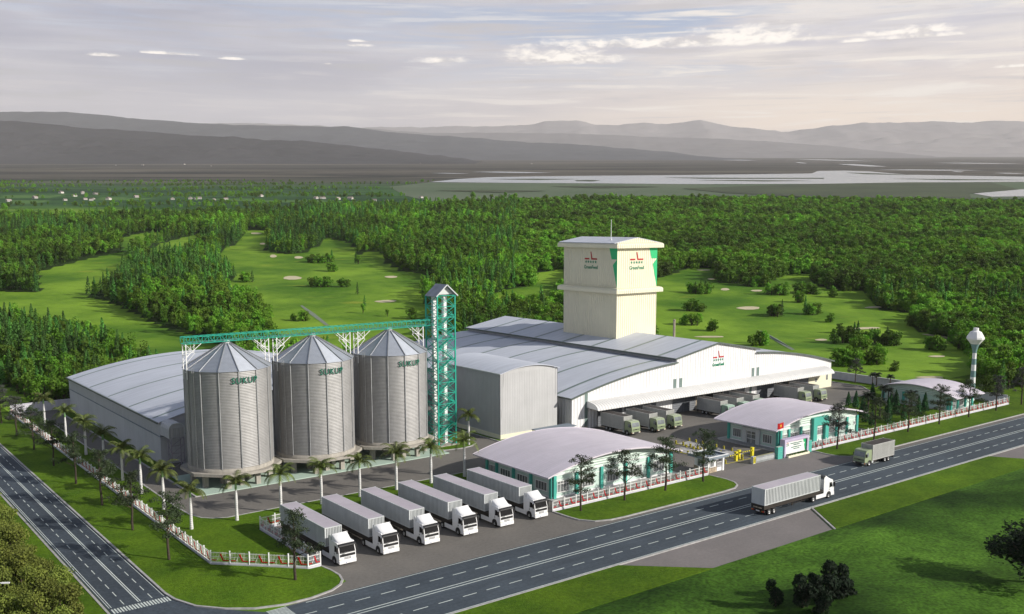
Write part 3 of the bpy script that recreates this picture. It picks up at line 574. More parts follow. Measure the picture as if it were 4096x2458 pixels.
def archline(x0, x1, z0, z1, n=24):
    c = (x0+x1)/2; w = (x1-x0)/2; return [(x0+(x1-x0)*i/n, z0+(z1-z0)*(1-(((x0+(x1-x0)*i/n)-c)/w)**2)) for i in range(n+1)]

# ------------------------------------------------------------------ main warehouse
YF, YB = 153.0, 237.0
L1 = bez((133.5,7.15),(149.5,11.3),(165.5,12.0)); R1 = [(359.6-x, z) for x, z in reversed(L1)]
U = [(165.5,13.0),(179.8,15.5),(194.1,13.0)]
wh = thing('warehouse', 'large white warehouse with stepped grey roof, long loading canopy and green lettering on its gable', 'warehouse', (179.8, YF, 0))
mb = MB(); outl = [(133.5,0)]+[(x, z-.12) for x, z in L1]+[(165.5,12.9),(179.8,15.4),(194.1,12.9)]+[(x, z-.12) for x, z in R1]+[(226.1,0)]
n = len(outl); mb.add([(x, YF, z) for x, z in outl], [tuple(range(n))]); part('wall', mb, M['facade'], wh, fix=False)
for x, za, zb in ((133.5,0,7.03),(226.1,0,7.03),(165.5,11.9,12.9),(194.1,11.9,12.9)):
    mb = MB(); mb.add([(x,YF,za),(x,YB,za),(x,YB,zb),(x,YF,zb)], [(0,1,2,3)]); part('wall', mb, M['sidewall'], wh, fix=False)
mb = MB(); mb.add([(x, YB, z) for x, z in outl], [tuple(range(n-1, -1, -1))]); part('wall', mb, M['plain'], wh, fix=False)
rl = [(132.9,7.0)]+L1; mb = MB(); mb.slab(rl, 'y', YF-.5, YB+.4, .1); part('roof', mb, M['roof'], wh)
rr_ = R1+[(226.7,7.0)]; mb = MB(); mb.slab(rr_, 'y', YF-.5, YB+.4, .1); part('roof', mb, M['roof'], wh)
ur = [(164.7,12.87),(179.8,15.52),(194.9,12.87)]; mb = MB(); mb.slab(ur, 'y', YF-.5, YB+.6, .1); part('roof', mb, M['roof'], wh)
def edge_trim(line, y, w=.24, h=.34, mt='trim', parent=wh, nm='fascia'):
    m = MB()
    for a, b in zip(line[:-1], line[1:]): m.bar((a[0],y,a[1]-.06), (b[0],y,b[1]-.06), w, h)
    part(nm, m, M[mt], parent)
for l_ in (rl, rr_, ur): edge_trim(l_, YF-.52)
mb = MB(); mb.bar((164.7,YF-.6,12.78),(164.7,YB+.6,12.78),.3,.36); mb.bar((194.9,YF-.6,12.78),(194.9,YB+.6,12.78),.3,.36); mb.bar((132.85,YF-.6,6.98),(132.85,YB+.5,6.98),.25,.3); mb.bar((226.75,YF-.6,6.98),(226.75,YB+.5,6.98),.25,.3); part('gutter', mb, M['trim'], wh)
def skylights(line, ys, parent, w=.8):
    for y in ys:
        m = MB(); m.slab([(x, z+.035) for x, z in line], 'y', y, y+w, .025); part('skylight', m, M['strip'], parent)
ys = [158.0+11.6*k for k in range(7)]
skylights(L1, ys, wh); skylights(R1, ys, wh); skylights([(165.2,12.98),(179.7,15.5)], ys, wh); skylights([(179.9,15.5),(194.4,12.98)], ys, wh)
logo(face_y(180.0, YF, 11.95), wh, .82, .035)
mb = MB(); mb.box(137.1,YF-.02,0,138.0,YF+.1,7.75); part('pilaster', mb, M['strip'], wh)
for x in (164.5, 166.5, 192.7, 194.6):
    m = MB(); m.box(x,YF-.06,6.0,x+.95,YF+.1,8.1); part('louvre', m, M['strip'], wh)
mb = MB(); mb.box(133.4,YF-.08,0,138.0,YF+.1,.55); part('plinth', mb, M['conc'], wh)
for (a, b, k) in ((140.9,148.2,1),(149.0,158.9,1),(164.4,172.0,1),(172.6,181.6,0),(182.2,190.1,1),(194.9,202.6,1),(203.2,207.6,0),(208.0,216.0,1)):
    if k:
        m = MB(); m.box(a,YF-.05,.02,b,YF+.1,3.65); d = part('loading_door', m, M['door'], wh)
        m = MB()
        for x in (a, (a+b)/2, b): m.box(x-.05,YF-.09,.02,x+.05,YF-.04,3.7)
        m.box(a,YF-.09,3.65,b,YF-.04,3.75); part('door_frame', m, M['steel'], d)
    else:
        m = MB(); m.box(a,YF-.04,.02,b,YF+.1,3.6); part('loading_bay', m, M['dark'], wh)
        for q in (a-.3, b): m = MB(); m.box(q,YF-.12,0,q+.3,YF-.03,3.7); part('bay_frame', m, M['stone'], wh)
mb = MB(); mb.box(192.0,YF-.05,0,192.8,YF+.05,3.6); part('louvre', mb, M['strip'], wh)
mb = MB(); mb.box(216.1,YF-.15,0,226.3,YF+.1,4.6); part('end_panel', mb, M['creamwall'], wh)
for x, z, w, h in ((223.8,2.1,.7,1.7),(219.0,2.0,.6,.9)):
    m = MB(); m.box(x-.07,YF-.2,z-.07,x+w+.07,YF-.12,z+h+.07); f = part('window', m, M['white'], wh); m = MB(); m.box(x,YF-.22,z,x+w,YF-.16,z+h); part('pane', m, M['glass'], f)
M['canopy'] = mat('canopy_sheet', (.64,.635,.62), .5, var=.03, ribs=('X', .8), ribd=.11)
prof = [(153,6.0),(152.2,5.93),(151.4,5.82),(150.7,5.65),(150.1,5.4),(149.7,5.1),(149.45,4.78),(149.36,4.45)]
mb = MB(); mb.slab(prof, 'x', 137.8, 222.4, .08); cn = part('canopy', mb, M['canopy'], wh)
pr2 = prof+[(149.45,4.45),(153,4.6)]
for x in (137.7, 222.35): mb = MB(); mb.prism(pr2, 'x', x, x+.09); part('canopy_cheek', mb, M['white'], cn)
mb = MB()
for x in np.arange(138.2, 222.4, 8.4): mb.bar((x,149.5,4.55),(x,153,5.0),.1,.2)
mb.bar((137.8,149.5,4.45),(222.4,149.5,4.45),.12,.16); part('canopy_beam', mb, M['steel'], cn)

# ------------------------------------------------------------------ production tower on the roof
tw = thing('production_tower', 'tall cream tower with two rounded cornices and green star corners rising from the warehouse roof', 'tower', (179.8, 180.7, 14.5))
X0, X1, Y0, Y1 = 172.6, 187.0, 180.7, 201.6
for y in (Y0, Y1): mb = MB(); mb.add([(X0,y,14.2),(X1,y,14.2),(X1,y,38.8),(179.8,y,40.0),(X0,y,38.8)], [(0,1,2,3,4)]); part('wall', mb, M['cream'], tw, fix=False)
for x in (X0, X1): mb = MB(); mb.add([(x,Y0,14),(x,Y1,14),(x,Y1,38.8),(x,Y0,38.8)], [(3,2,1,0)]); part('wall', mb, M['creamside'], tw, fix=False)
for z in (25.9, 37.45):
    o = 1.25; m = MB(); m.ring(X0,Y0,X1,Y1,[(.0,z),(o,z),(o,z+.75),(o-.1,z+1.0),(o-.35,z+1.22),(o-.7,z+1.34),(0,z+1.38)]); part('cornice', m, M['cream'], tw)
mb = MB(); mb.slab([(171.5,38.78),(179.8,40.15),(188.1,38.78)], 'y', Y0-.05, Y1+.9, .14); part('roof', mb, M['roof'], tw)
logo(face_y(179.5, Y0, 34.5), tw, 1.0, .015); logo(face_x(X0, 190.7, 34.5), tw, 1.0, .015)
gp = [(-2.95,37.42),(-2.1,34.6),(-.06,34.6),(-1.6,33.15),(-.04,27.3),(0,27.3),(0,37.42)]
for fn in (face_y(X1, Y0, 0), face_x(X0, Y0, 0)):
    m = MB(); plate(m, fn, gp, .04); part('star_panel', m, M['panelgreen'], tw)
mb = MB(); mb.tube((175.3,186,39.2),(175.3,186,44.5),.09,.05,8); mb.lathe((175.3,186,44.4),[(0,0),(.14,.12),(0,.26)],8); mb.tube((175.3,186,39.0),(175.3,186,39.7),.22,.22,8)
solo('antenna', mb, M['white'], 'thin white mast on top of the cream tower roof', 'antenna')
mb = MB(); mb.tube((231,215,0),(231,215,12.6),.42,.36,14); mb.lathe((231,215,12.6),[(.36,0),(.46,.1),(.46,.3),(.1,.55),(0,.56)],14)
solo('chimney', mb, mat('flue_pipe', (.36,.30,.25), .6), 'slim brown flue pipe standing behind the warehouse to the right of the tower', 'chimney')

# ------------------------------------------------------------------ curved warehouse on the left
lw = thing('storage_hall', 'long grey hall with a wide curved roof and green strips behind the silos', 'storage hall', (82.5, 177, 0))
AX0, AX1, AY0, AY1 = 55.0, 112.0, 177.0, 242.5
al = archline(AX0, AX1, 8.0, 11.9, 30)
mb = MB(); mb.box(AX0+.02,AY0+.02,0,AX1-.02,AY1-.02,5.3); part('wall', mb, M['plain'], lw)
mb = MB(); ga = [(AX0,5.3)]+al+[(AX1,5.3)]; mb.prism(ga, 'y', AY0, AY1); part('cladding', mb, M['sidewall'], lw)
mb = MB(); mb.bar((AX0-.05,AY0-.1,5.28),(AX0-.05,AY1,5.28),.12,.16); mb.bar((AX0-.05,AY0-.05,5.28),(AX1,AY0-.05,5.28),.12,.16); part('drip_rail', mb, M['slate'], lw)
mb = MB(); rl2 = [(AX0-.45,7.9)]+[(x, z+.1) for x, z in al]+[(AX1+.4,7.9)]; mb.slab(rl2, 'y', AY0-.3, AY1+.3, .1); part('roof', mb, M['roof'], lw)
mb = MB(); mb.bar((AX0-.45,AY0-.3,7.86),(AX0-.45,AY1+.3,7.86),.24,.3); part('gutter', mb, M['trim'], lw)
skylights([(x, z+.1) for x, z in al], [180.5+14.35*k for k in range(5)], lw, .7)
mb = MB(); bx = [(55.0,5.75),(55.0,7.4),(55.2,7.95),(55.6,8.3),(56.4,8.45),(57.2,8.3),(57.65,7.95),(57.8,7.4),(57.8,5.75)]
mb.prism(bx, 'y', 172.0, 176.95); cb = part('intake_hood', mb, M['sidewall'], lw)
mb = MB(); mb.corr((55.15,171.96),(57.65,171.96),5.85,7.6,8,.12,(0,-1)); part('hood_front', mb, M['block'], cb)
mb = MB()
for a, b in zip(bx, bx[1:]+bx[:1]): mb.bar((a[0],171.95,a[1]),(b[0],171.95,b[1]),.14,.14)
part('hood_rim', mb, M['cont'], cb)
mb = MB()
for x in (55.3,57.5):
    for y in (171.8,173.6): mb.bar((x,y,0),(x,y,5.75),.12)
for k in range(4):
    z0 = .2+k*1.4
    mb.bar((55.3,171.8,z0),(57.5,171.8,z0+1.4),.07); mb.bar((55.3,171.8,z0+1.4),(57.5,171.8,z0+1.4),.07); mb.bar((55.3,173.6,z0+1.4),(55.3,171.8,z0),.07)
part('hood_support', mb, mat('faded_steel', (.30,.27,.33), .6), lw)
mb = MB(); mb.bar((57.5,172.5,.3),(60.5,175,3.2),.8,.1); mb.bar((57.5,172.1,1.2),(60.5,174.6,4.1),.06); part('stair', mb, M['steel'], lw)

# ------------------------------------------------------------------ grey block, shed
M['blockplain'] = mat('grey_sheet', (.50,.50,.50), .5, var=.04, scale=.2, streak=.08)
gb = thing('storage_building', 'tall windowless grey ribbed building with shallow curved roof beside the green lattice tower', 'building', (124, 155.4, 0))
ga = archline(116.4, 131.6, 13.7, 14.85, 16)
mb = MB(); mb.prism([(116.5,1.0)]+[(x, z-.06) for x, z in ga[1:-1]]+[(131.5,1.0)], 'y', 155.52, 178); part('wall', mb, M['blockplain'], gb)
mb = MB(); mb.corr((116.45,155.5),(131.55,155.5),1.0,13.62,34,.07,(0,-1)); part('front_cladding', mb, M['blockplain'], gb)
mb = MB(); mb.corr((116.45,155.5),(116.45,178),1.0,13.7,50,.09,(-1,0)); part('side_cladding', mb, M['blockplain'], gb)
mb = MB(); mb.box(116.35,155.35,0,131.6,178.1,1.0); part('plinth', mb, M['creamwall'], gb)
mb = MB(); mb.slab([(116.1,13.62)]+ga+[(131.9,13.62)], 'y', 155.1, 178.3, .12); part('roof', mb, M['roof'], gb)
mb = MB(); mb.bar((116.1,155.1,13.6),(116.1,178.3,13.6),.16,.2); part('gutter', mb, M['cont'], gb)
sh = thing('shed', 'low white shed with flat dark roof between the grey building and the front office', 'shed', (125, 148, 0))
mb = MB(); mb.box(121.2,147.6,0,129.6,150.0,2.5); part('wall', mb, M['white'], sh)
mb = MB(); mb.box(120.3,147.4,2.5,129.9,150.2,2.66); part('roof', mb, M['slate'], sh)
mb = MB(); mb.box(120.4,147.5,0,120.55,147.65,2.5); mb.box(120.4,149.9,0,120.55,150.05,2.5); mb.box(120.4,147.6,1.2,120.5,150,1.28); part('post', mb, M['white'], sh)

# ------------------------------------------------------------------ silos
M['darkgreen'] = mat('dark_green_lettering', (.003,.115,.07), .5, var=.02)
def build_silo():
    cx, cy = 61.4, 159.5
    t = thing('grain_silo', 'x', 'silo', (cx, cy, 0), 'row of corrugated grain silos')
    R = 7.05; z0, z1 = 3.5, 19.85; nr = 64; prof = []
    for k in range(nr):
        h = (z1-z0)/nr
        for f, o in ((0,-.07),(.35,.03),(.65,.03)): prof.append((R+o, z0+h*(k+f)))
    prof.append((R-.05, z1)); mb = MB(); mb.lathe((cx,cy,0), prof, 96); part('shell', mb, M['silo'], t, fix=False)
    ns = 14; mb = MB()
    for i in range(ns):
        a = 2*math.pi*(i+.22)/ns; x = cx+(R+.07)*math.cos(a); y = cy+(R+.07)*math.sin(a); mb.bar((x,y,z0-.1),(x,y,z1+.05),.13,.16)
    part('stiffener', mb, M['steel'], t)
    # faceted conical roof with rolled ribs
    mb = MB(); tz = 23.75; rows = 22; rt = .65
    ring = []
    for j in range(rows):
        for f, o in ((0,-.05),(.45,.05)):
            q = (j+f)/rows; ring.append((R+.28+(rt-R-.28)*q, z1-.02+(tz-z1)*q+o))
    ring.append((rt, tz)); vs = []
    m = len(ring)
    for i in range(ns):
        a = 2*math.pi*(i+.22)/ns
        for r, z in ring: vs.append((cx+r*math.cos(a), cy+r*math.sin(a), z))
    mb.add(vs, [(i*m+j, ((i+1) % ns)*m+j, ((i+1) % ns)*m+j+1, i*m+j+1) for i in range(ns) for j in range(m-1)]); part('roof', mb, M['silotop'], t, fix=False)
    mb = MB()
    for i in range(ns):
        a = 2*math.pi*(i+.22)/ns; c, s = math.cos(a), math.sin(a); mb.bar((cx+(R+.3)*c,cy+(R+.3)*s,z1+.05),(cx+rt*c,cy+rt*s,tz+.06),.12,.14)
    part('roof_rib', mb, M['steel'], t)
    mb = MB(); mb.lathe((cx,cy,0),[(.8,tz-.12),(.62,tz+.1),(.55,tz+.45),(0,tz+.47)],14); part('cap', mb, M['cont'], t)
    mb = MB(); mb.lathe((cx,cy,0),[(R+.14,2.85),(R+.14,3.52),(R-.1,3.54)],64); part('base_ring', mb, M['conc'], t, fix=False)
    w = 7.72; k = 3.35; oc = [(cx-w,cy-k),(cx-k,cy-w),(cx+k,cy-w),(cx+w,cy-k),(cx+w,cy+k),(cx+k,cy+w),(cx-k,cy+w),(cx-w,cy+k)]
    mb = MB(); mb.prism(oc, 'z', 2.38, 2.86); part('slab', mb, M['conc'], t)
    for x, y in ((-5.7,-2.9),(-2.9,-5.9),(2.2,-5.9),(5.7,-2.9),(-5.7,2.9),(5.7,2.9),(-2.9,5.9),(2.2,5.9),(-2.4,-2),(2.4,-2),(0,2.4),(-.3,-5.0)):
        m = MB(); m.box(cx+x-.38,cy+y-.38,.1,cx+x+.38,cy+y+.38,2.4); part('column', m, M['conc'], t)
    v, f = text_mesh('SUKUP', 4.5, 1.05, .022, 1.2); mb = MB(); vv = []
    for p in v:
        a = (p[0]+.15)/(R+.2); r = R+.2+p[2]; vv.append((cx+r*math.sin(a), cy-r*math.cos(a), 17.75+p[1]))
    mb.add(vv, f); part('lettering', mb, M['darkgreen'], t, fix=False)
    mb = MB(); a = math.radians(200)
    for d in (-.03,.03): mb.bar((cx+(R+.3)*math.cos(a+d),cy+(R+.3)*math.sin(a+d),3.5),(cx+(R+.3)*math.cos(a+d),cy+(R+.3)*math.sin(a+d),20.3),.06)
    for z in np.arange(4, 20, .5): mb.bar((cx+(R+.3)*math.cos(a-.03),cy+(R+.3)*math.sin(a-.03),z),(cx+(R+.3)*math.cos(a+.03),cy+(R+.3)*math.sin(a+.03),z),.04)
    part('ladder', mb, M['steel'], t)
    return t
si = build_silo()
for k, l in enumerate(('corrugated steel silo at the end nearest the palm-lined side road', 'corrugated steel silo in the middle of the row of three', 'corrugated steel silo next to the green lattice tower')):
    place(si, (61.4+15.85*k, 159.5, 0), 0, l)
cv = thing('conveyor_gallery', 'green lattice conveyor bridge running over the tops of the silos', 'conveyor', (78, 159.5, 24))
mb = MB(); xs = np.linspace(53.9, 102.7, 48); za, zb = 24.15, 25.25
for y in (158.7,160.3):
    for z in (za, zb): mb.bar((53.9,y,z),(102.7,y,z),.10)
    for i, x in enumerate(xs):
        mb.bar((x,y,za),(x,y,zb),.06)
        if i < 47: mb.bar((x,y,za if i % 2 else zb),(xs[i+1],y,zb if i % 2 else za),.045)
for x in xs:
    for z in (za, zb): mb.bar((x,158.7,z),(x,160.3,z),.07)
part('truss', mb, M['green'], cv)
mb = MB(); mb.box(54.2,159.3,24.2,102.7,159.7,24.42); part('conveyor_trough', mb, mat('green_grey_trough', (.05,.20,.16), .6), cv)
for x, s in ((54.2,1),(68.6,-1),(70.1,1),(84.4,-1),(86.0,1),(100.2,-1)):
    m = MB()
    for y in (158.7,160.3):
        m.bar((x,y,18.2),(x,y,24.1),.13); m.bar((x,y,22.0),(x+s*2.6,y,24.1),.09); m.bar((x,y,21.0),(x+s*1.5,y,22.6),.07); m.bar((x+s*1.4,y,24.1),(x+s*1.3,y,22.8),.07); m.bar((x,y,24.0),(x+s*1.4,y,22.7),.07); m.bar((x,y,22.6),(x+s*1.4,y,22.7),.07)
    for z in (19.4,20.8,22.2): m.bar((x,158.7,z),(x,160.3,z),.07)
    part('support_frame', m, M['white'], cv)

# ------------------------------------------------------------------ elevator tower
et = thing('elevator_tower', 'green lattice tower with zigzag stairs, white shafts and a small gabled roof', 'tower', (104.85, 159.65, 0))
x0, x1, y0, y1 = 102.8, 106.9, 157.6, 161.7; H = 29.9; nl = 14; dz = H/nl; co = [(x0,y0),(x1,y0),(x1,y1),(x0,y1)]
mb = MB()
for x, y in co: mb.bar((x,y,0),(x,y,H),.24)
for k in range(nl):
    a, b = k*dz, (k+1)*dz
    for i in range(4):
        p, q = co[i], co[(i+1) % 4]; mb.bar((*p,b),(*q,b),.12); mb.bar((*p,a),(*q,b),.09); mb.bar((*q,a),(*p,b),.09)
part('frame', mb, M['green'], et)
for k in range(1, 12):
    a = .3+k*2.15; m = MB(); s = k % 2
    p, q = ((x0+.5,a),(x1-.5,a+2.15)) if s else ((x1-.5,a),(x0+.5,a+2.15))
    m.bar((p[0],y0+.45,p[1]),(q[0],y0+.45,q[1]),.75,.10); m.bar((p[0],y0+.1,p[1]+.75),(q[0],y0+.1,q[1]+.75),.06); m.bar((p[0],y0+.1,p[1]+.38),(q[0],y0+.1,q[1]+.38),.05)
    xx = x1-.75 if s else x0+.05; m.box(xx,y0+.05,a+2.1,xx+.7,y0+.85,a+2.2); part('stair_flight', m, M['green'], et)
for x, y in ((104.0,160.6),(105.55,159.3)):
    m = MB(); m.box(x-.38,y-.38,.3,x+.38,y+.38,30.6); part('shaft', m, M['white'], et)
mb = MB(); mb.slab([(102.45,29.85),(104.95,32.05),(107.45,29.85)], 'y', 157.3, 161.4, .12); part('roof', mb, mat('tower_roof_sheet', (.36,.38,.43), .5, ribs=('Y', .5), ribd=.05), et)
for y in (158.0, 160.9): mb = MB(); mb.prism([(102.9,30.1),(107,30.1),(104.95,31.8)], 'y', y, y+.1); part('gable', mb, M['cont'], et)
mb = MB()
for a, b in (((102.45,29.8),(104.95,32.0)),((104.95,32.0),(107.45,29.8))): mb.bar((a[0],157.3,a[1]),(b[0],157.3,b[1]),.12,.2)
part('bargeboard', mb, M['cont'], et)
mb = MB(); mb.box(102.2,157.0,0,107.5,162.3,.3); part('footing', mb, M['conc'], et)

# ------------------------------------------------------------------ offices
def win_y(t, x0, x1, z0, z1, y, n=4):            # window in a wall looking towards -y
    m = MB(); m.box(x0,y-.09,z0,x0+.08,y+.06,z1); m.box(x1-.08,y-.09,z0,x1,y+.06,z1); m.box(x0+.08,y-.09,z1-.08,x1-.08,y+.06,z1); m.box(x0-.1,y-.16,z0-.1,x1+.1,y+.06,z0)
    for i in range(1, n): xx = x0+(x1-x0)*i/n; m.box(xx-.035,y-.085,z0,xx+.035,y+.05,z1-.08)
    zz = z0+(z1-z0)*.72; m.box(x0+.08,y-.08,zz-.03,x1-.08,y+.04,zz+.03)
    f = part('window', m, M['white'], t); m = MB(); m.box(x0+.05,y-.05,z0+.02,x1-.05,y+.03,z1-.05); part('pane', m, M['glass'], f)
def win_x(t, y0, y1, z0, z1, x, n=4):
    m = MB(); m.box(x-.09,y0,z0,x+.06,y0+.08,z1); m.box(x-.09,y1-.08,z0,x+.06,y1,z1); m.box(x-.09,y0+.08,z1-.08,x+.06,y1-.08,z1); m.box(x-.16,y0-.1,z0-.1,x+.06,y1+.1,z0)
    for i in range(1, n): yy = y0+(y1-y0)*i/n; m.box(x-.085,yy-.035,z0,x+.05,yy+.035,z1-.08)
    f = part('window', m, M['white'], t); m = MB(); m.box(x-.05,y0+.05,z0+.02,x+.03,y1-.05,z1-.05); part('pane', m, M['glass'], f)
def pillar(t, x, y, w=.55, h=3.85, d=.3, ax='y'):
    m = MB()
    if ax == 'y': m.box(x-w/2,y-d,.0,x+w/2,y+.05,h); m.box(x-.06,y-d-.03,.4,x+.06,y-d,h-.4)
    else: m.box(x-d,y-w/2,0,x+.05,y+w/2,h); m.box(x-d-.03,y-.06,.4,x-d,y+.06,h-.4)
    part('pillar', m, M['teal'], t)
def office(name, label, x0, x1, y0, y1, rx0, rx1, ry0, ry1, ze, za):
    t = thing(name, label, 'office', ((x0+x1)/2, (y0+y1)/2, 0))
    mb = MB(); mb.box(x0,y0,.0,x1,y1,3.9); part('wall', mb, M['officewall'], t)
    al = archline(rx0, rx1, ze, za, 26); ga = [(x, z-.14) for x, z in al if x0+.05 < x < x1-.05]
    mb = MB(); mb.prism([(x0+.02,3.9)]+ga+[(x1-.02,3.9)], 'y', y0+.02, y1-.02); part('gable', mb, M['siding'], t)
    mb = MB(); mb.slab(al, 'y', ry0, ry1, .12); part('roof', mb, M['lilacroof'], t)
    m = MB()
    for y in (ry0-.06, ry1+.06):
        for a, b in zip(al[:-1], al[1:]): m.bar((a[0],y,a[1]-.09),(b[0],y,b[1]-.09),.12,.26)
    for x, z in (al[0], al[-1]): m.bar((x,ry0,z-.08),(x,ry1,z-.08),.14,.22)
    part('fascia', m, M['lilacroof'], t)
    m = MB(); m.ring(x0,y0,x1,y1,[(0,0),(.1,0),(.1,.35),(0,.38)]); part('plinth', m, M['white'], t)
    m = MB(); m.ring(x0,y0,x1,y1,[(0,3.78),(.1,3.8),(.1,3.92),(0,3.94)]); m.ring(x0,y0,x1,y1,[(0,2.98),(.06,3.0),(.06,3.06),(0,3.08)]); part('moulding', m, M['white'], t)
    return t
o1 = office('office_building', 'mint and white office with curved lilac roof beside the row of parked container trucks', 97.1, 124.5, 115.8, 133.6, 95.0, 125.8, 114.5, 134.8, 4.2, 6.45)
for x in (97.4,102.1,107.6,113.1,118.6,124.2): pillar(o1, x, 115.8)
for a, b in ((98.0,100.5),(103.3,105.9),(108.9,111.5),(114.3,117.1),(119.9,122.6)): win_y(o1, a, b, 1.05, 2.85, 115.8)
for y in (116.1,121.2,125.9,130.6,133.4): pillar(o1, 97.1, y, ax='x')
for a, b in ((117.2,120.1),(122.2,125.0),(126.9,129.7),(131.2,132.9)): win_x(o1, a, b, 1.1, 2.5, 97.1)
o2 = office('office_building', 'mint office with curved lilac roof, teal portal and glazed door behind the entrance sign', 153.9, 180.2, 115.0, 127.7, 151.2, 181.8, 113.8, 129.2, 4.35, 6.6)
for x in (154.2,156.75,160.6,172.5,176.3,179.9): pillar(o2, x, 115.0)
for a, b in ((154.7,156.3),(157.3,160.1),(161.1,163.6),(165.5,168.0),(169.5,172.1),(172.9,175.7)): win_y(o2, a, b, 1.4, 2.9, 115.0)
win_y(o2, 178.8, 179.4, 2.0, 2.7, 115.0, 1)
mb = MB(); mb.box(164.1,114.35,0,165.3,115.1,5.1); mb.box(168.1,114.35,0,169.2,115.1,5.1); mb.box(165.3,114.35,3.5,168.1,115.1,5.1); part('portal', mb, M['teal'], o2)
for y in (115.3,127.4): pillar(o2, 153.9, y, ax='x')
for a, b in ((116.7,118.9),(124.3,126.4)): win_x(o2, a, b, .95, 2.6, 153.9)
mb = MB(); mb.box(153.55,119.5,0,153.95,120.5,3.3); mb.box(153.55,122.8,0,153.95,123.9,3.3); mb.box(153.55,120.5,2.6,153.95,122.8,3.3); part('door_surround', mb, M['cont'], o2)
mb = MB(); mb.box(153.72,120.5,0,153.85,120.6,2.6); mb.box(153.72,121.6,0,153.85,121.7,2.6); mb.box(153.72,122.7,0,153.85,122.8,2.6); mb.box(153.72,120.6,1.1,153.85,122.7,1.2); mb.box(153.72,120.6,2.0,153.85,122.7,2.07); dr = part('door', mb, M['white'], o2)
mb = MB(); mb.box(153.76,120.55,.02,153.82,122.75,2.58); part('pane', mb, M['glass'], dr)
mb = MB(); mb.prism([(151.9,113.9),(151.6,128.0),(152.4,129.2),(181,129.2),(181,113.9)], 'z', -.02, .17); struct('pavement', mb, M['kerb'])
mb = MB(); mb.prism([(96.3,114.6),(96.3,134.6),(125.3,134.6),(125.3,114.6)], 'z', -.02, .14); struct('pavement', mb, M['kerb'])
mb = MB(); mb.prism([(217,113.9),(217,135),(230,135),(230,113.9)], 'z', -.02, .16); struct('pavement', mb, M['kerb'])
# the far office turns its curved gable towards the yard
o3 = thing('office_building', 'small white building with curved roof behind the garden trees at the far end', 'building', (223.5, 124, 0))
mb = MB(); mb.box(218.4,115.2,0,228.8,133.0,3.0); part('wall', mb, M['officewall'], o3)
al = archline(113.0, 134.8, 3.3, 5.35, 24)
mb = MB(); mb.prism([(115.22,3.0)]+[(y, z-.14) for y, z in al if 115.25 < y < 132.9]+[(132.98,3.0)], 'x', 218.42, 228.78); part('gable', mb, M['siding'], o3)
mb = MB(); mb.slab(al, 'x', 217.2, 230.4, .14); part('roof', mb, M['lilacroof'], o3)
for y in (115.6,121.4,127.0,132.4): pillar(o3, 218.4, y, h=3.0, ax='x')
for x in (218.7,221.7,225.2,228.5): pillar(o3, x, 115.2, h=2.95)
for a, b in ((116.4,118.6),(122.6,125.2),(128.2,130.8)): win_x(o3, a, b, .9, 2.3, 218.4)
for a, b in ((219.2,220.9),(222.6,224.4)): win_y(o3, a, b, .9, 2.3, 115.2, 3)
# ------------------------------------------------------------------ lorries (built facing +x, front bumper at x = 0, body runs to -x)
def wheel(t, x, y, r=.5, w=.32, side=1, dual=False):
    m = MB(); W2 = w*(2 if dual else 1)
    y0 = y; y1 = y-side*W2
    prof = [(r*.55,0),(r*.92,0),(r,.05),(r,W2-.05),(r*.92,W2),(r*.55,W2)]
    n = 20; vs = []
    for i in range(n):
        a = 2*math.pi*i/n
        for q, z in prof: vs.append((x+q*math.cos(a), y-side*z, r+q*math.sin(a)))
    k = len(prof); m.add(vs, [(i*k+j, ((i+1) % n)*k+j, ((i+1) % n)*k+j+1, i*k+j+1) for i in range(n) for j in range(k-1)], True)
    ty = part('wheel', m, M['tyre'], t)
    m = MB(); vs = []; pr = [(r*.58,.01),(r*.50,.02),(r*.45,.09),(r*.24,.09),(r*.20,-.03),(0,-.04)]
    for i in range(n):
        a = 2*math.pi*i/n
        for q, z in pr: vs.append((x+q*math.cos(a), y-side*z, r+q*math.sin(a)))
    k = len(pr); m.add(vs, [(i*k+j, ((i+1) % n)*k+j, ((i+1) % n)*k+j+1, i*k+j+1) for i in range(n) for j in range(k-1)], True); part('rim', m, M['rim'], ty)
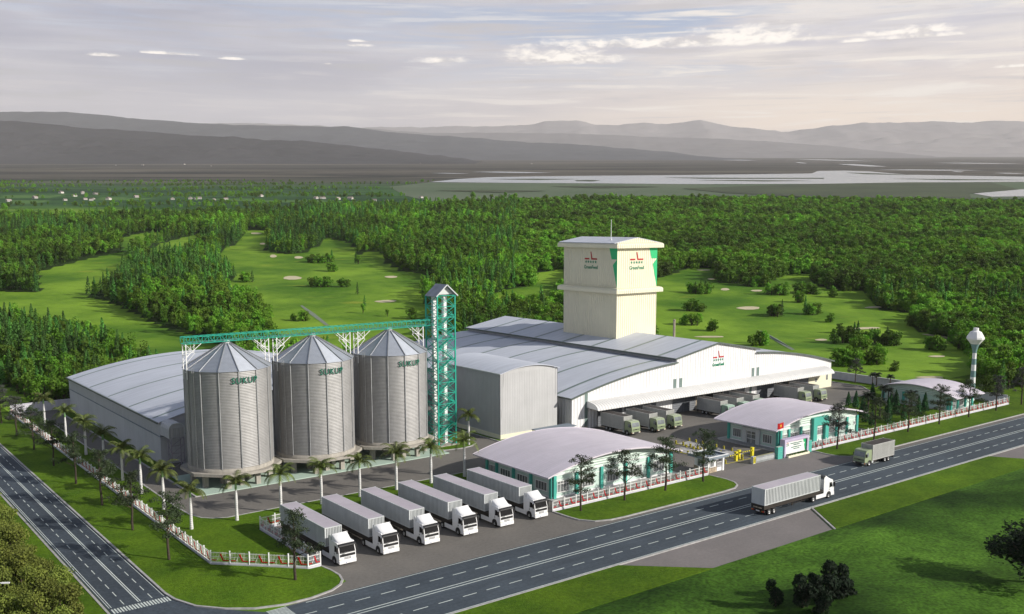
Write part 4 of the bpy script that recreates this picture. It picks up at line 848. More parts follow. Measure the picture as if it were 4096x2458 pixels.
def corr_box(t, name, x0, x1, hw, z0, z1, m, mt, nside, nfront, d=.05, frame=.12):
    """ribbed box body: ribbed sides and front, corner posts and rails, flat roof"""
    b = MB(); b.corr((x0+frame,-hw+.02),(x1-frame,-hw+.02),z0+frame,z1-frame,nside,d,(0,-1)); b.corr((x1-frame,hw-.02),(x0+frame,hw-.02),z0+frame,z1-frame,nside,d,(0,1))
    b.corr((x1-.02,-hw+frame),(x1-.02,hw-frame),z0+frame,z1-frame,nfront,d,(1,0))
    b.add([(x0+.02,-hw+frame,z0),(x0+.02,hw-frame,z0),(x0+.02,hw-frame,z1-.02),(x0+.02,-hw+frame,z1-.02)], [(0,1,2,3)])
    b.add([(x0+.03,-hw+.03,z0+.02),(x1-.03,-hw+.03,z0+.02),(x1-.03,hw-.03,z0+.02),(x0+.03,hw-.03,z0+.02)], [(0,1,2,3)])
    c = part(name, b, m, t, fix=False)
    b = MB(); g = d*.75; b.box(x0+frame,-hw+.02+g,z0+frame,x1-frame,-hw+.03+g,z1-frame); b.box(x0+frame,hw-.03-g,z0+frame,x1-frame,hw-.02-g,z1-frame); b.box(x1-.03-g,-hw+frame+.1,z0+frame,x1-.02-g,hw-frame-.1,z1-frame); part('groove_shade_sheet', b, M['grooveshade'], c)  # dark sheets behind the ribs paint the shade of the recesses
    b = MB(); f = frame
    for x in (x0, x1-f):
        for y in (-hw, hw-f): b.box(x,y,z0,x+f,y+f,z1)
    for z in (z0, z1-f):
        for y in (-hw, hw-f): b.box(x0+f,y,z,x1-f,y+f,z+f)
        for x in (x0, x1-f): b.box(x,-hw+f,z,x+f,hw-f,z+f)
    for x in (x0-.01, x1-.17):
        for y in (-hw-.01, hw-.17): b.box(x,y,z1-.12,x+.18,y+.18,z1+.025)
    part('frame', b, m, c)
    b = MB(); b.box(x0+f*.5,-hw+f*.5,z1-.09,x1-f*.5,hw-f*.5,z1-.004); part('roof', b, mt, c)
    return c
def semi():
    t = thing('container_truck', 'x', 'truck')
    hw = 1.22; wx = -1.38; r = .5
    arch = [(wx+.64*math.cos(a), .52+.62*math.sin(a)) for a in np.linspace(-.35, math.pi+.35, 12)]
    pr = [(-.02,.36),(.02,.7),(.02,1.0),(-.02,1.75),(-.34,2.86),(-.55,3.0),(-2.2,3.05),(-2.2,.85)]+[(x, z) for x, z in reversed(arch)]+[]
    pr = [(0,.36),(.03,.7),(.02,1.05),(-.02,1.75),(-.33,2.84),(-.55,3.0),(-2.2,3.05),(-2.2,.78)]+list(reversed(arch))+[(-.62,.36)]
    m = MB(); m.prism(pr, 'y', -hw, hw); cab = part('cab', m, M['cab'], t, bevel=.07)
    # roof deflector
    m = MB(); rows = [(-.42,2.98,1.0,.02),(-.8,3.10,1.04,.10),(-1.3,3.36,1.08,.16),(-1.8,3.66,1.12,.18),(-2.15,3.82,1.14,.2)]
    vs = []
    for x, z, w, c in rows: vs += [(x,-w,2.97),(x,-w,z-c),(x,-w+.14,z),(x,w-.14,z),(x,w,z-c),(x,w,2.97)]
    m.add(vs, [(i*6+j, i*6+j+1, (i+1)*6+j+1, (i+1)*6+j) for i in range(4) for j in range(5)], True); m.add(vs[:6], [(0,1,2,3,4,5)]); part('deflector', m, M['cab'], cab)
    m = MB()
    for s in (-1, 1): m.prism([(-2.2,.95),(-2.75,.95),(-2.75,3.5),(-2.35,3.8),(-2.2,3.7)], 'y', s*hw-.03*(s > 0), s*hw+.03*(s < 0))
    part('side_fairing', m, M['cab'], cab)
    def Fp(y, z, o=.04): k = max(0, (z-1.75)/1.09); return (-.02-.31*k+o+(.03*(1-z/1.75) if z < 1.75 else 0), y, z)
    m = MB(); m.add([Fp(-1.1,1.8),Fp(1.1,1.8),Fp(1.06,2.72),Fp(-1.06,2.72)], [(0,1,2,3)]); ws = part('windscreen', m, M['darkglass'], cab, fix=False)
    m = MB(); m.prism([(-.30,2.66),(.02,2.58),(.05,2.64),(-.02,2.78),(-.36,2.90)], 'y', -1.2, 1.2); part('sun_visor', m, M['black'], cab)
    m = MB(); m.add([Fp(-1.1,1.24),Fp(1.1,1.24),Fp(1.1,1.58),Fp(-1.1,1.58)], [(0,1,2,3)]); m.add([Fp(-1.12,1.72),Fp(1.12,1.72),Fp(1.12,1.79),Fp(-1.12,1.79)], [(0,1,2,3)])
    part('grille', m, M['black'], cab, fix=False)
    m = MB()
    for k in range(4): m.add([Fp(-.5,.86+.085*k,.05),Fp(.5,.86+.085*k,.05),Fp(.5,.90+.085*k,.05),Fp(-.5,.90+.085*k,.05)], [(0,1,2,3)])
    part('air_slots', m, M['black'], cab, fix=False)
    m = MB()
    for k in range(5): m.add([Fp(-.82+.085*k,1.60,.05),Fp(-.76+.085*k,1.60,.05),Fp(-.76+.085*k,1.68,.05),Fp(-.82+.085*k,1.68,.05)], [(0,1,2,3)])
    part('badge', m, M['trim'], cab, fix=False)
    m = MB(); m.box(-.06,-1.235,.30,.12,1.235,.78); bp = part('bumper', m, M['cab'], cab, bevel=.05)
    m = MB(); m.box(.12,-.3,.40,.132,.3,.54); part('number_plate', m, M['white'], cab)
    m = MB(); m.box(.126,-.3,.40,.136,-.21,.54); part('plate_badge', m, mat('blue_badge', (.02,.03,.3), .5), cab)
    for s in (-1, 1):
        m = MB(); m.box(.03,s*.95-.2,.80,.06,s*.95+.2,.98); part('headlight', m, M['lamp'], cab)
        m = MB(); m.add([(-.42,s*(hw+.008),1.80),(-.66,s*(hw+.008),2.55),(-1.2,s*(hw+.008),2.55),(-1.25,s*(hw+.008),1.72)], [(0,1,2,3)]); part('side_window', m, M['darkglass'], cab, fix=False)
        m = MB(); m.box(-.22,s*(hw+.16)-.11,1.78,-.05,s*(hw+.16)+.11,2.5); m.bar((-.3,s*hw,2.4),(-.12,s*(hw+.16),2.4),.05); part('mirror', m, M['black'], cab)
        m = MB(); m.box(-1.36,s*(hw+.012)-.01,1.38,-1.2,s*(hw+.012)+.01,1.5); m.box(-1.32,s*(hw+.004)-.006,.95,-1.3,s*(hw+.004)+.006,2.6); part('door_handle', m, M['black'], cab)
        m = MB(); m.box(-4.75,s*1.2-.04,.38,-2.1,s*1.2+.04,1.02); part('side_skirt', m, M['cab'], t)
        m = MB(); m.add([(wx+.6*math.cos(a), s*(hw+.004), .52+.58*math.sin(a)) for a in np.linspace(0, math.pi, 10)]+[(wx-.6,s*(hw+.004),.4),(wx+.6,s*(hw+.004),.4)], [tuple(range(12))]); part('wheel_arch', m, M['black'], cab, fix=False)
        wheel(t, wx, s*1.235, r, .34, s); wheel(t, -5.4, s*1.235, r, .3, s, True); wheel(t, -15.3, s*1.235, r, .3, s, True); wheel(t, -16.45, s*1.235, r, .3, s, True)
    m = MB(); m.box(-6.2,-.5,.55,-.7,.5,.95); m.box(-6.2,-1.0,.9,-2.3,1.0,1.0); m.box(-3.4,-1.05,.5,-2.7,1.05,.95); part('tractor_chassis', m, M['chassis'], t)
    m = MB(); m.prism([(-17.75,1.02),(-17.75,1.64),(-3.0,1.64),(-3.0,1.35),(-5.2,1.0)], 'y', -1.22, 1.22); m.box(-17.6,-.6,.75,-6.2,.6,1.1); m.box(-17.7,-1.2,.55,-17.5,1.2,.85); m.box(-10.4,-.9,.35,-10.2,-.7,1.1); m.box(-10.4,.7,.35,-10.2,.9,1.1)
    m.bar((-11.5,-1.1,.75),(-7.5,-1.1,.75),.08); m.bar((-11.5,1.1,.75),(-7.5,1.1,.75),.08); part('trailer_chassis', m, M['chassis'], t)
    for s in (-1, 1):
        m = MB(); m.box(-17.74,s*.95-.22,.60,-17.69,s*.95,.80); part('tail_light', m, M['red'], t)
        m = MB(); m.box(-17.74,s*.95,.60,-17.69,s*.95+.2,.80); part('indicator', m, M['amber'], t)
    m = MB(); m.box(-17.72,-.32,.60,-17.69,.32,.76); part('number_plate', m, M['white'], t)
    m = MB(); m.box(-17.77,-.8,1.12,-17.74,.8,1.28); part('marker_board', m, M['stone'], t)
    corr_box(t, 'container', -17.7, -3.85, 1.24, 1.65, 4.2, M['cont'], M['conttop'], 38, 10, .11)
    return t
SM = semi()
lab = ['parked container truck nearest the corner fence, behind the lone street tree', 'second parked container truck from the corner fence, white cab', 'third parked container truck from the corner fence, white cab',
       'third parked container truck from the mint office, white cab', 'second parked container truck from the mint office, white cab', 'parked white container truck right beside the mint office and its fence']
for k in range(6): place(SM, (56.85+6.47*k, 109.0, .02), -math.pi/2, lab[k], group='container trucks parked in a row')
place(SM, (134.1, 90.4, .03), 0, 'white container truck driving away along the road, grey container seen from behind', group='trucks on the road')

def boxtruck(cabm):
    t = thing('box_truck', 'x', 'truck'); hw = 1.2; wx = -1.45; r = .48
    arch = [(wx+.62*math.cos(a), .5+.60*math.sin(a)) for a in np.linspace(-.2, math.pi+.2, 12)]
    pr = [(0,.75),(.04,1.2),(-.02,1.75),(-.30,2.78),(-.5,2.95),(-1.0,3.0),(-2.15,2.98),(-2.15,.75)]+list(reversed(arch))+[(-.7,.75)]
    m = MB(); m.prism(pr, 'y', -hw, hw); cab = part('cab', m, cabm, t, bevel=.10)
    def Fp(y, z, o=.02): return ((-.02-.28*(z-1.75)/1.03 if z > 1.75 else .04-.06*(z-1.2)/.55 if z > 1.2 else .04*(z-.75)/.45)+o, y, z)
    m = MB(); m.add([Fp(-1.06,1.82),Fp(1.06,1.82),Fp(1.0,2.68),Fp(-1.0,2.68)], [(0,1,2,3)]); part('windscreen', m, M['cabglass'], cab, fix=False)
    m = MB()
    for z in (1.32,1.18): m.add([Fp(-1.0,z),Fp(1.0,z),Fp(1.0,z+.07),Fp(-1.0,z+.07)], [(0,1,2,3)])
    m.add([Fp(-.3,1.25,.025),Fp(.3,1.25,.025),Fp(.3,1.33,.025),Fp(-.3,1.33,.025)], [(0,1,2,3)]); part('grille', m, M['black'], cab, fix=False)
    m = MB(); m.box(-.75,-1.22,.38,.12,1.22,.80); bp = part('bumper', m, M['bumper'], cab, bevel=.06)
    m = MB(); m.box(.10,-.5,.45,.14,.5,.70); part('air_intake', m, M['black'], cab)
    for s in (-1, 1):
        m = MB(); m.box(.09,s*.9-.22,.58,.145,s*.9+.22,.76); part('headlight', m, M['lamp'], cab)
        m = MB(); m.box(.02,s*1.19-.05,.6,.11,s*1.19+.05,.76); part('indicator', m, M['amber'], cab)
        m = MB(); m.add([(-.42,s*(hw+.01),1.82),(-.58,s*(hw+.01),2.5),(-1.15,s*(hw+.01),2.5),(-1.15,s*(hw+.01),1.75)], [(0,1,2,3)]); part('side_window', m, M['cabglass'], cab, fix=False)
        m = MB(); m.box(-.42,s*(hw+.14)-.1,1.75,-.28,s*(hw+.14)+.1,2.35); m.bar((-.4,s*hw,2.3),(-.34,s*(hw+.14),2.3),.05); part('mirror', m, M['black'], cab)
        m = MB(); pts = [(wx+.64*math.cos(a), .5+.64*math.sin(a)) for a in np.linspace(0, math.pi, 12)]; q = [(wx+.5*math.cos(a), .5+.5*math.sin(a)) for a in np.linspace(math.pi, 0, 12)]
        m.prism(pts+q, 'y', s*(hw-.02), s*(hw+.05)); part('mudguard', m, M['bumper'], cab)
        wheel(t, wx, s*1.2, r, .32, s); wheel(t, -6.6, s*1.18, r, .28, s, True); wheel(t, -7.75, s*1.18, r, .28, s, True)
    m = MB(); m.box(-9.4,-.45,.55,-.8,.45,.85); m.box(-3.9,.6,.5,-2.9,1.1,.85); m.box(-9.55,-1.1,.5,-9.4,1.1,.72); m.box(-9.3,-1.1,.8,-2.6,1.1,.92); part('chassis', m, M['chassis'], t)
    m = MB(); m.box(-2.75,-1.18,.45,-2.3,-.6,.85); m.box(-2.75,.6,.45,-2.3,1.18,.85); part('fuel_tank', m, M['cont'], t)
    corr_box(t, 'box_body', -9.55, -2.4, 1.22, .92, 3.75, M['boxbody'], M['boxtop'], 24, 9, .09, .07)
    return t
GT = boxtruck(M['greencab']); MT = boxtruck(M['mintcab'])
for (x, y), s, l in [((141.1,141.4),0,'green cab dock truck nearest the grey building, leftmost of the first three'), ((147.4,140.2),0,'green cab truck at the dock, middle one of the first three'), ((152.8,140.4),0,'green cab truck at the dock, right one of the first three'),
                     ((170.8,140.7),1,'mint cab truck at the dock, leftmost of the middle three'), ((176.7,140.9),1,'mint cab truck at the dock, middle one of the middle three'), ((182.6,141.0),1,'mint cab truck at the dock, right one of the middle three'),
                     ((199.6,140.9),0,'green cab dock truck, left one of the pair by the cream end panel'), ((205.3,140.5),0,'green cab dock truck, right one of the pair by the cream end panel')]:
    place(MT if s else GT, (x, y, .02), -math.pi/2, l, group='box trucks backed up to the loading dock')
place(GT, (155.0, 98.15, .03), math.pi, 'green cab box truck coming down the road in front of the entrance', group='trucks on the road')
# ------------------------------------------------------------------ fences and walls
def fence_run(t, a, b, first=True, bay=2.38, base=True):
    A = Vector((*a, 0)); B = Vector((*b, 0)); L_ = (B-A).length; n = max(1, round(L_/bay)); d = (B-A)/n; u = d.normalized(); nr = Vector((u.y, -u.x, 0)); h = 1.95
    if nr.y > .1 or nr.x > .5: pass
    P = lambda s, z, o=0: tuple(A+d*s+nr*o+Vector((0,0,z)))
    if base:
        m = MB(); m.bar(P(0,.15), P(n,.15), .22, .32); part('base_wall', m, M['boundary'], t)
    for i in range(0 if first else 1, n+1):
        m = MB(); m.bar(P(i,0), P(i,h), .13, .13); m.bar(P(i,h), P(i,h+.05), .17, .17); part('post', m, M['white'], t)
    for i in range(n):
        m = MB(); m.bar(P(i+.04,.40), P(i+.96,.40), .07, .12); m.bar(P(i+.04,1.15), P(i+.96,1.15), .04, .05); m.bar(P(i+.04,1.68), P(i+.96,1.68), .04, .06)
        for k in range(1, 13): m.bar(P(i+k/13,.45), P(i+k/13,1.82), .02)
        m.bar(P(i+.33,.72,.04), P(i+.49,1.58,.04), .05, .05); part('railing', m, M['white'], t)
        m = MB(); m.bar(P(i+.06,.72,.05), P(i+.31,.72,.05), .06, .13); m.bar(P(i+.50,1.62,.05), P(i+.66,.70,.05), .07, .17); m.bar(P(i+.64,.70,.05), P(i+.94,.70,.05), .06, .13); part('zigzag', m, M['red'], t)
f = thing('fence', 'long white railing fence with red zigzags beside the palm-lined strip and side road', 'fence', (43, 180, 0))
fence_run(f, (42.9,246), (42.9,120)); fence_run(f, (42.9,120), (52.1,110.7), False)
f = thing('fence', 'short white fence round the corner lawn by the first parked truck, red zigzags', 'fence', (53.8, 118, 0))
fence_run(f, (52.1,110.7), (53.9,110.85), False, 1.8); fence_run(f, (53.9,110.85), (53.9,130), False); fence_run(f, (53.9,130), (58.6,130.3), False)
f = thing('fence', 'white fence with red zigzags in front of the office beside the container trucks', 'fence', (110, 110.6, 0))
fence_run(f, (92.8,110.65), (128.3,110.65))
f = thing('fence', 'white fence with red zigzags running right from the entrance sign to the far corner', 'fence', (198, 110.7, 0))
fence_run(f, (158.3,110.75), (237.9,110.75))
mb = MB(); mb.box(237.8,111.2,0,238.1,246.2,2.1); mb.box(237.7,111.2,2.1,238.2,246.2,2.22); solo('boundary_wall', mb, M['boundary'], 'plain pale boundary wall along the right side of the site by the golf course', 'wall')
mb = MB(); mb.box(43,246.2,0,238.2,246.5,2.1); mb.box(43,246.1,2.1,238.2,246.6,2.22); solo('boundary_wall', mb, M['boundary'], 'plain lilac grey boundary wall at the back behind the curved-roof hall', 'wall')

# ------------------------------------------------------------------ gatehouse, gates, sign, flag
g = thing('guard_house', 'small white guard house with flat overhanging roof and stone base at the entrance', 'guard house', (131, 112.5, 0))
mb = MB(); mb.box(129.3,111.5,.95,131.4,114.7,2.75); part('wall', mb, M['white'], g)
mb = MB(); mb.box(129.22,111.42,0,131.5,114.78,.95); part('base_wall', mb, M['stone'], g)
win_y(g, 129.75, 130.75, 1.1, 2.35, 111.5, 2); win_x(g, 112.3, 114.0, 1.1, 2.4, 129.3, 2)
mb = MB(); mb.box(128.0,110.2,2.75,133.3,115.2,2.95); mb.ring(128.25,110.45,133.05,114.95,[(.25,2.95),(.25,3.2),(0,3.2),(0,2.96)]); part('roof', mb, M['slate'], g)
mb = MB(); mb.ring(128.25,110.45,133.05,114.95,[(.27,3.2),(.27,3.27),(-.05,3.27),(-.05,3.2)]); part('parapet', mb, M['white'], g)
mb = MB(); mb.box(133.0,111.35,0,133.4,111.75,2.76); part('post', mb, M['white'], g)
mb = MB(); mb.box(131.65,111.5,.05,132.9,111.56,.75); mb.bar((131.65,111.5,1.0),(132.95,111.5,1.0),.04); mb.bar((131.65,111.5,1.7),(132.95,111.5,1.7),.06)
for k in range(9): mb.bar((131.7+k*.15,111.5,.7),(131.7+k*.15,111.5,1.7),.03)
part('wicket_gate', mb, M['white'], g)
gt = thing('sliding_gate', 'grey concertina gate with striped end post next to the entrance sign', 'gate', (144, 111.2, 0))
mb = MB(); mb.box(141.0,110.9,0,141.7,111.5,1.35); part('end_post', mb, M['cont'], gt)
mb = MB()
for k in range(4):
    z = .18+k*.26; mb.add([(141.05,110.89,z),(141.35,110.89,z+.2),(141.65,110.89,z),(141.65,110.89,z+.12),(141.35,110.89,z+.32),(141.05,110.89,z+.12)], [(0,1,4,5),(1,2,3,4)])
part('chevron', mb, M['black'], gt, fix=False)
mb = MB(); mb.box(141.02,110.893,.1,141.68,110.898,1.3); part('chevron_panel', mb, M['yellow'], gt)
for k in range(18):
    x = 141.95+k*.315; m = MB(); m.bar((x,110.95,.05),(x,110.95,1.2),.12); m.bar((x,111.45,.05),(x,111.45,1.2),.12); m.bar((x,110.95,1.2),(x,111.45,1.2),.08)
    m.bar((x,110.93,.25),(x+.31,110.93,1.05),.06); m.bar((x,110.93,1.05),(x+.31,110.93,.25),.06); part('gate_frame', m, M['cont'], gt)
mb = MB()
for k in range(18): mb.lathe((141.95+k*.315,111.2,1.22),[(.07,0),(.06,.06),(0,.09)],8)
part('gate_cap', mb, M['yellow'], gt)
sg = thing('entrance_sign', 'large white and green company sign in a lilac frame with planter at the entrance', 'sign', (153.2, 110.6, 0))
mb = MB(); mb.box(149.4,110.3,0,149.85,111.4,3.45); mb.box(156.4,110.3,0,156.85,111.4,3.45); mb.box(149.85,110.3,2.95,156.4,111.4,3.45); part('frame', mb, M['lilac'], sg)
mb = MB(); mb.box(149.85,110.62,.5,156.4,110.85,2.95); bd = part('board', mb, M['white'], sg)
fn = face_y(153.1, 110.62, 0)
mb = MB(); plate(mb, fn, [(2.35,2.95),(2.55,2.15),(3.0,2.2),(2.7,1.75),(3.0,.6),(3.3,.6),(3.3,2.95)], .03); part('star_panel', mb, M['panelgreen'], bd)
mb = MB()
for s, z, w, h in (('Công Ty Cổ Phần GreenFeed Việt Nam',2.28,3.7,.26),('- Chi Nhánh Hưng Yên',1.96,2.0,.22),('GreenFeed Viet Nam Corporation',1.52,3.1,.24),('- Hung Yen Branch',1.18,1.9,.22)): text_on(mb, fn, s, .25, z, w, h, .02)
part('lettering', mb, M['logogreen'], bd, fix=False)
mb = MB(); plate(mb, fn, [(-2.95,2.5),(-2.55,2.5),(-2.55,2.56),(-2.95,2.56)], .03); plate(mb, fn, [(-2.45,2.5),(-2.05,2.5),(-2.05,2.56),(-2.4,2.56),(-2.48,2.85),(-2.53,2.84)], .03); part('emblem', mb, M['red'], bd)
mb = MB()
for k in range(5): plate(mb, fn, star(-2.9+.2*k, 2.36, .09), .03)
text_on(mb, fn, 'GreenFeed', -2.5, 2.05, 1.0, .17, .01); part('star_row', mb, M['logogreen'], bd)
mb = MB(); mb.box(149.9,109.7,0,156.4,110.28,.42); part('planter', mb, M['creamwall'], sg)
mb = MB(); rr = random.Random(3)
for k in range(150):
    x = rr.uniform(149.95,156.35); y = rr.uniform(109.75,110.25); z = .42; a = rr.uniform(0,6.3); h = rr.uniform(.1,.28); mb.add([(x-.1*math.cos(a),y-.1*math.sin(a),z),(x+.1*math.cos(a),y+.1*math.sin(a),z),(x+.05,y,z+h),(x-.05,y+.03,z+h)], [(0,1,2,3)])
part('hedge', mb, M['hedge'], sg, fix=False)
for a, b, l in ((147.5,148.9,'teal grooved gate pillar between the concertina gate and the sign'), (156.95,157.95,'teal grooved pillar between the sign and the long fence')):
    t = thing('gate_pillar', l, 'pillar', ((a+b)/2, 110.7, 0)); m = MB()
    for k in range(5): m.box(a,110.35,k*.46,b,111.1,k*.46+.43)
    part('block', m, M['teal'], t); m = MB(); m.box(a+.03,110.38,0,b-.03,111.07,2.3); part('core', m, M['mint'], t)
fl = thing('flag', 'red flag with a yellow star flying on a pole behind the entrance sign', 'flag', (151.4, 112.2, 0))
mb = MB(); mb.tube((151.4,112.2,0),(151.4,112.2,6.6),.05,.035,8); mb.lathe((151.4,112.2,6.55),[(0,0),(.07,.07),(0,.14)],8); part('pole', mb, M['white'], fl)
mb = MB(); nx = 16
wv = lambda s, z: (151.38-s*1.75, 112.2+.14*math.sin(s*7)*s, 5.2+z-.10*s)
vs = [wv(i/nx, j*.575) for i in range(nx+1) for j in range(3)]; mb.add(vs, [(i*3+j, (i+1)*3+j, (i+1)*3+j+1, i*3+j+1) for i in range(nx) for j in range(2)], True); cl = part('cloth', mb, M['red'], fl, fix=False)
mb = MB()
for o in (-.012, .012): mb.add([(lambda p: (p[0], p[1]+o, p[2]))(wv((.875+u)/1.75, .575+v)) for u, v in star(0, 0, .36)], [tuple(range(10))])
part('star', mb, M['yellow'], cl, fix=False)
# booms
for (x, y, L_, l) in ((140.6,114.6,-3.4,'yellow barrier post with striped boom reaching towards the guard house'), (142.0,115.1,3.3,'yellow barrier post with striped boom reaching towards the far yellow post')):
    t = thing('boom_barrier', l, 'barrier', (x, y, 0)); m = MB(); m.box(x-.25,y-.25,0,x+.25,y+.25,1.65); m.box(x-.3,y-.3,1.65,x+.3,y+.3,1.75); part('housing', m, M['yellow'], t, bevel=.03)
    s = 1 if L_ > 0 else -1; n = 10; arm = MB(); blk = MB()
    for k in range(n):
        a, b = x+s*.3+(L_-s*.3)*k/n, x+s*.3+(L_-s*.3)*(k+1)/n; (arm if k % 2 else blk).bar((a,y-.35,1.3),(b,y-.35,1.3),.1,.16)
    ar = part('boom', arm, M['yellow'], t); part('boom_band', blk, M['black'], ar); m = MB(); m.bar((x,y-.35,1.3),(x,y-.2,1.3),.25); part('pivot', m, M['black'], t)
mb = MB(); mb.box(145.3,114.6,0,145.85,115.1,1.7); mb.box(145.25,114.55,1.7,145.9,115.15,1.8); mb.box(145.4,114.5,1.2,145.75,114.6,1.4); solo('barrier_post', mb, M['yellow'], 'lone yellow post that catches the boom next to the concertina gate', 'post', bevel=.03)
mb = MB(); mb.prism(rect(137.4,117,140.9,128), 'z', 0, .12); struct('traffic_island', mb, M['kerb'])
mb = MB(); mb.prism(rect(142.3,117,145.7,130.8), 'z', 0, .12); struct('traffic_island', mb, M['kerb'])
bo = thing('bollard', 'x', 'bollard'); mb = MB(); mb.lathe((0,0,0),[(.2,0),(.2,.62),(.16,.68),(0,.68)],14); part('post', mb, M['yellow'], bo)
mb = MB()
for z in (.1,.34,.55): mb.lathe((0,0,0),[(.2,z),(.225,z),(.225,z+.12),(.2,z+.12)],14)
part('band', mb, M['black'], bo)
bp = [(145.8,y) for y in (117.9,119.9,121.9,123.8,125.6,127.3,129.1,130.9)]; bp2 = [(142.2,y) for y in (119.6,121.5,123.5,125.4,127.3,129.2)]+[(141.9,130.9)]; bp3 = [(141.0,y) for y in (119.6,121.5,123.5,125.4,127.3)]; bp4 = [(137.3,y) for y in (119.6,121.6,123.5,125.4,127.3)]; bp5 = [(142.1,114.3),(137.3,114.3),(143.2,115.2)]
for ps, l in ((bp,'striped bollard in the line nearest the office with the teal portal'),(bp2,'striped bollard on the left edge of the far traffic island'),(bp3,'striped bollard on the right edge of the near traffic island'),(bp4,'striped bollard in the line closest to the office by the parked trucks'),(bp5,'striped bollard standing at the yellow stop line by the booms')):
    for x, y in ps: place(bo, (x, y, .03), 0, l, group=l.replace('bollard', 'bollards', 1))
# water tower
wt = thing('water_tower', 'slim white water tower with grey-green bands and a faceted tank at the far right', 'water tower', (243, 122.6, 0)); c = (243,122.6,0)
def wr(z): return .74-.26*z/11 if z < 11 else .48+.62*((z-11)/2.4)**1.6
mb = MB(); mb.lathe(c,[(wr(z), z) for z in np.linspace(0, 13.3, 30)],16); sfm = part('shaft', mb, M['white'], wt)
M['band'] = mat('grey_green_band', (.17,.29,.29), .5)
for a, b in ((1.6,3.2),(4.8,6.4),(8.0,9.5),(11.0,13.3)):
    m = MB(); m.lathe(c,[(wr(z)+.012, z) for z in np.linspace(a, b, 6)],16); part('band', m, M['band'], sfm)
mb = MB(); mb.lathe(c,[(1.1,13.3),(2.15,14.6),(2.15,15.0),(1.35,16.4),(.65,16.75),(.65,17.4),(0,17.4)],10, False); part('tank', mb, M['white'], wt)
mb = MB(); mb.tube((230.0,116.5,.9),(232.2,117.2,.9),.7,.7,16); mb.box(230.2,116.2,0,230.6,117,.3); mb.box(231.6,116.6,0,232,117.5,.3); solo('water_tank', mb, M['white'], 'small white horizontal tank at the right end of the far office', 'tank')
# farmhouses far away
hp = thing('farmhouse', 'x', 'house', group='white farmhouses scattered over the distant fields')
mb = MB(); mb.box(-5,-3.5,0,5,3.5,3.4); part('wall', mb, M['housewall'], hp)
mb = MB(); mb.prism([(-4.0,3.3),(0,5.6),(4.0,3.3)], 'x', -5.4, 5.4); part('roof', mb, M['houseroof'], hp)
rr = random.Random(8)
for x, y in HOUSES:
    d = x*FWD[0]+y*FWD[1]; place(hp, (x, y, TZ(x, y)-.1), rr.uniform(0, 3), 'tiny pale farmhouse in the distant green fields' if d < 3000 else 'tiny pale farmhouse at the foot of the dark hills', scale=rr.uniform(.45, .8)*(1 if d < 2500 else 1.6), group='white farmhouses scattered over the distant fields' if d < 3000 else 'farmhouses at the foot of the hills')

# ------------------------------------------------------------------ foliage
def leaves(centers, normals, size, rng, jit=.7, asp=.75):
    """one small rhombic leaf clump per centre, its face turned roughly outwards"""
    n = len(centers); nn = normals+rng.normal(0, jit, (n, 3)); nn /= np.linalg.norm(nn, axis=1)[:, None]+1e-9
    t = np.cross(nn, rng.normal(0, 1, (n, 3))); t /= np.linalg.norm(t, axis=1)[:, None]+1e-9; b = np.cross(nn, t)
    s = (size*rng.uniform(.6, 1.35, n))[:, None]
    bend = nn*s*.22
    V = np.stack([centers-t*s, centers-b*s*asp+bend, centers+t*s, centers+b*s*asp-bend*.3], 1).reshape(-1, 3)
    return V, np.arange(n*4).reshape(n, 4)
def leafmesh(name, Vs, m):
    V = np.concatenate([v for v, f in Vs]); off = 0; Fs = []
    for v, f in Vs: Fs.append(f+off); off += len(v)
    Fs = np.concatenate(Fs); me = bpy.data.meshes.new(name); me.from_pydata(V.tolist(), [], Fs.tolist()); me.materials.append(m); return me
def blob(rng, c, r, n, size, squash=.8, shell=.55):
    d = rng.normal(0, 1, (n, 3)); d /= np.linalg.norm(d, axis=1)[:, None]; q = r*(shell+(1-shell)*rng.uniform(0, 1, n)**.5)
    q *= 1+.22*np.sin(d[:, 0]*7+c[0]*5)*np.cos(d[:, 1]*6+c[1]*4)
    P = np.array(c)+d*q[:, None]*np.array([1, 1, squash]); return leaves(P, d, np.full(n, size), rng)
def mesh_obj(name, me, parent):
    o = bpy.data.objects.new(name, me); COL.objects.link(o); o.parent = parent; return o
def trunk_mb(h, r0, r1, rng, lean=.3, limbs=()):
    mb = MB(); p = Vector((0,0,-.1)); n = 6; x = y = 0
    for k in range(n):
        z = h*(k+1)/n; x += rng.uniform(-lean, lean)*h/n*.5; y += rng.uniform(-lean, lean)*h/n*.5; q = Vector((x,y,z))
        mb.tube(p, q, r0+(r1-r0)*k/n, r0+(r1-r0)*(k+1)/n, 8, k == 0); p = q
    for a, b, r in limbs: mb.tube(a, b, r, r*.4, 6, False)
    return mb
def broadleaf(name, seed, h, r, nb, nl, size, m, bark, label='x', cat='tree', base=.28, tall=1.0):
    rng = np.random.default_rng(seed); t = thing(name, label, cat); Vs = []; limbs = []
    for k in range(nb):
        a = rng.uniform(0, 6.28); q = rng.uniform(.0, .72)*r; z = h*(base+.12+(.82-base)*rng.uniform(0, 1)**.8); q *= 1-.55*((z/h-base)/(1-base))**2
        c = (q*math.cos(a), q*math.sin(a), min(z, h*.88)); br = r*rng.uniform(.34, .56); Vs.append(blob(rng, c, br, nl//nb, size, .85*tall)); limbs.append((Vector((0,0,h*base)), Vector(c), .05*r))
    part('trunk', trunk_mb(h*.7, .06*h*.5, .02*h, rng, .15, limbs), M[bark], t); mesh_obj('crown', leafmesh(name, Vs, M[m]), t); return t
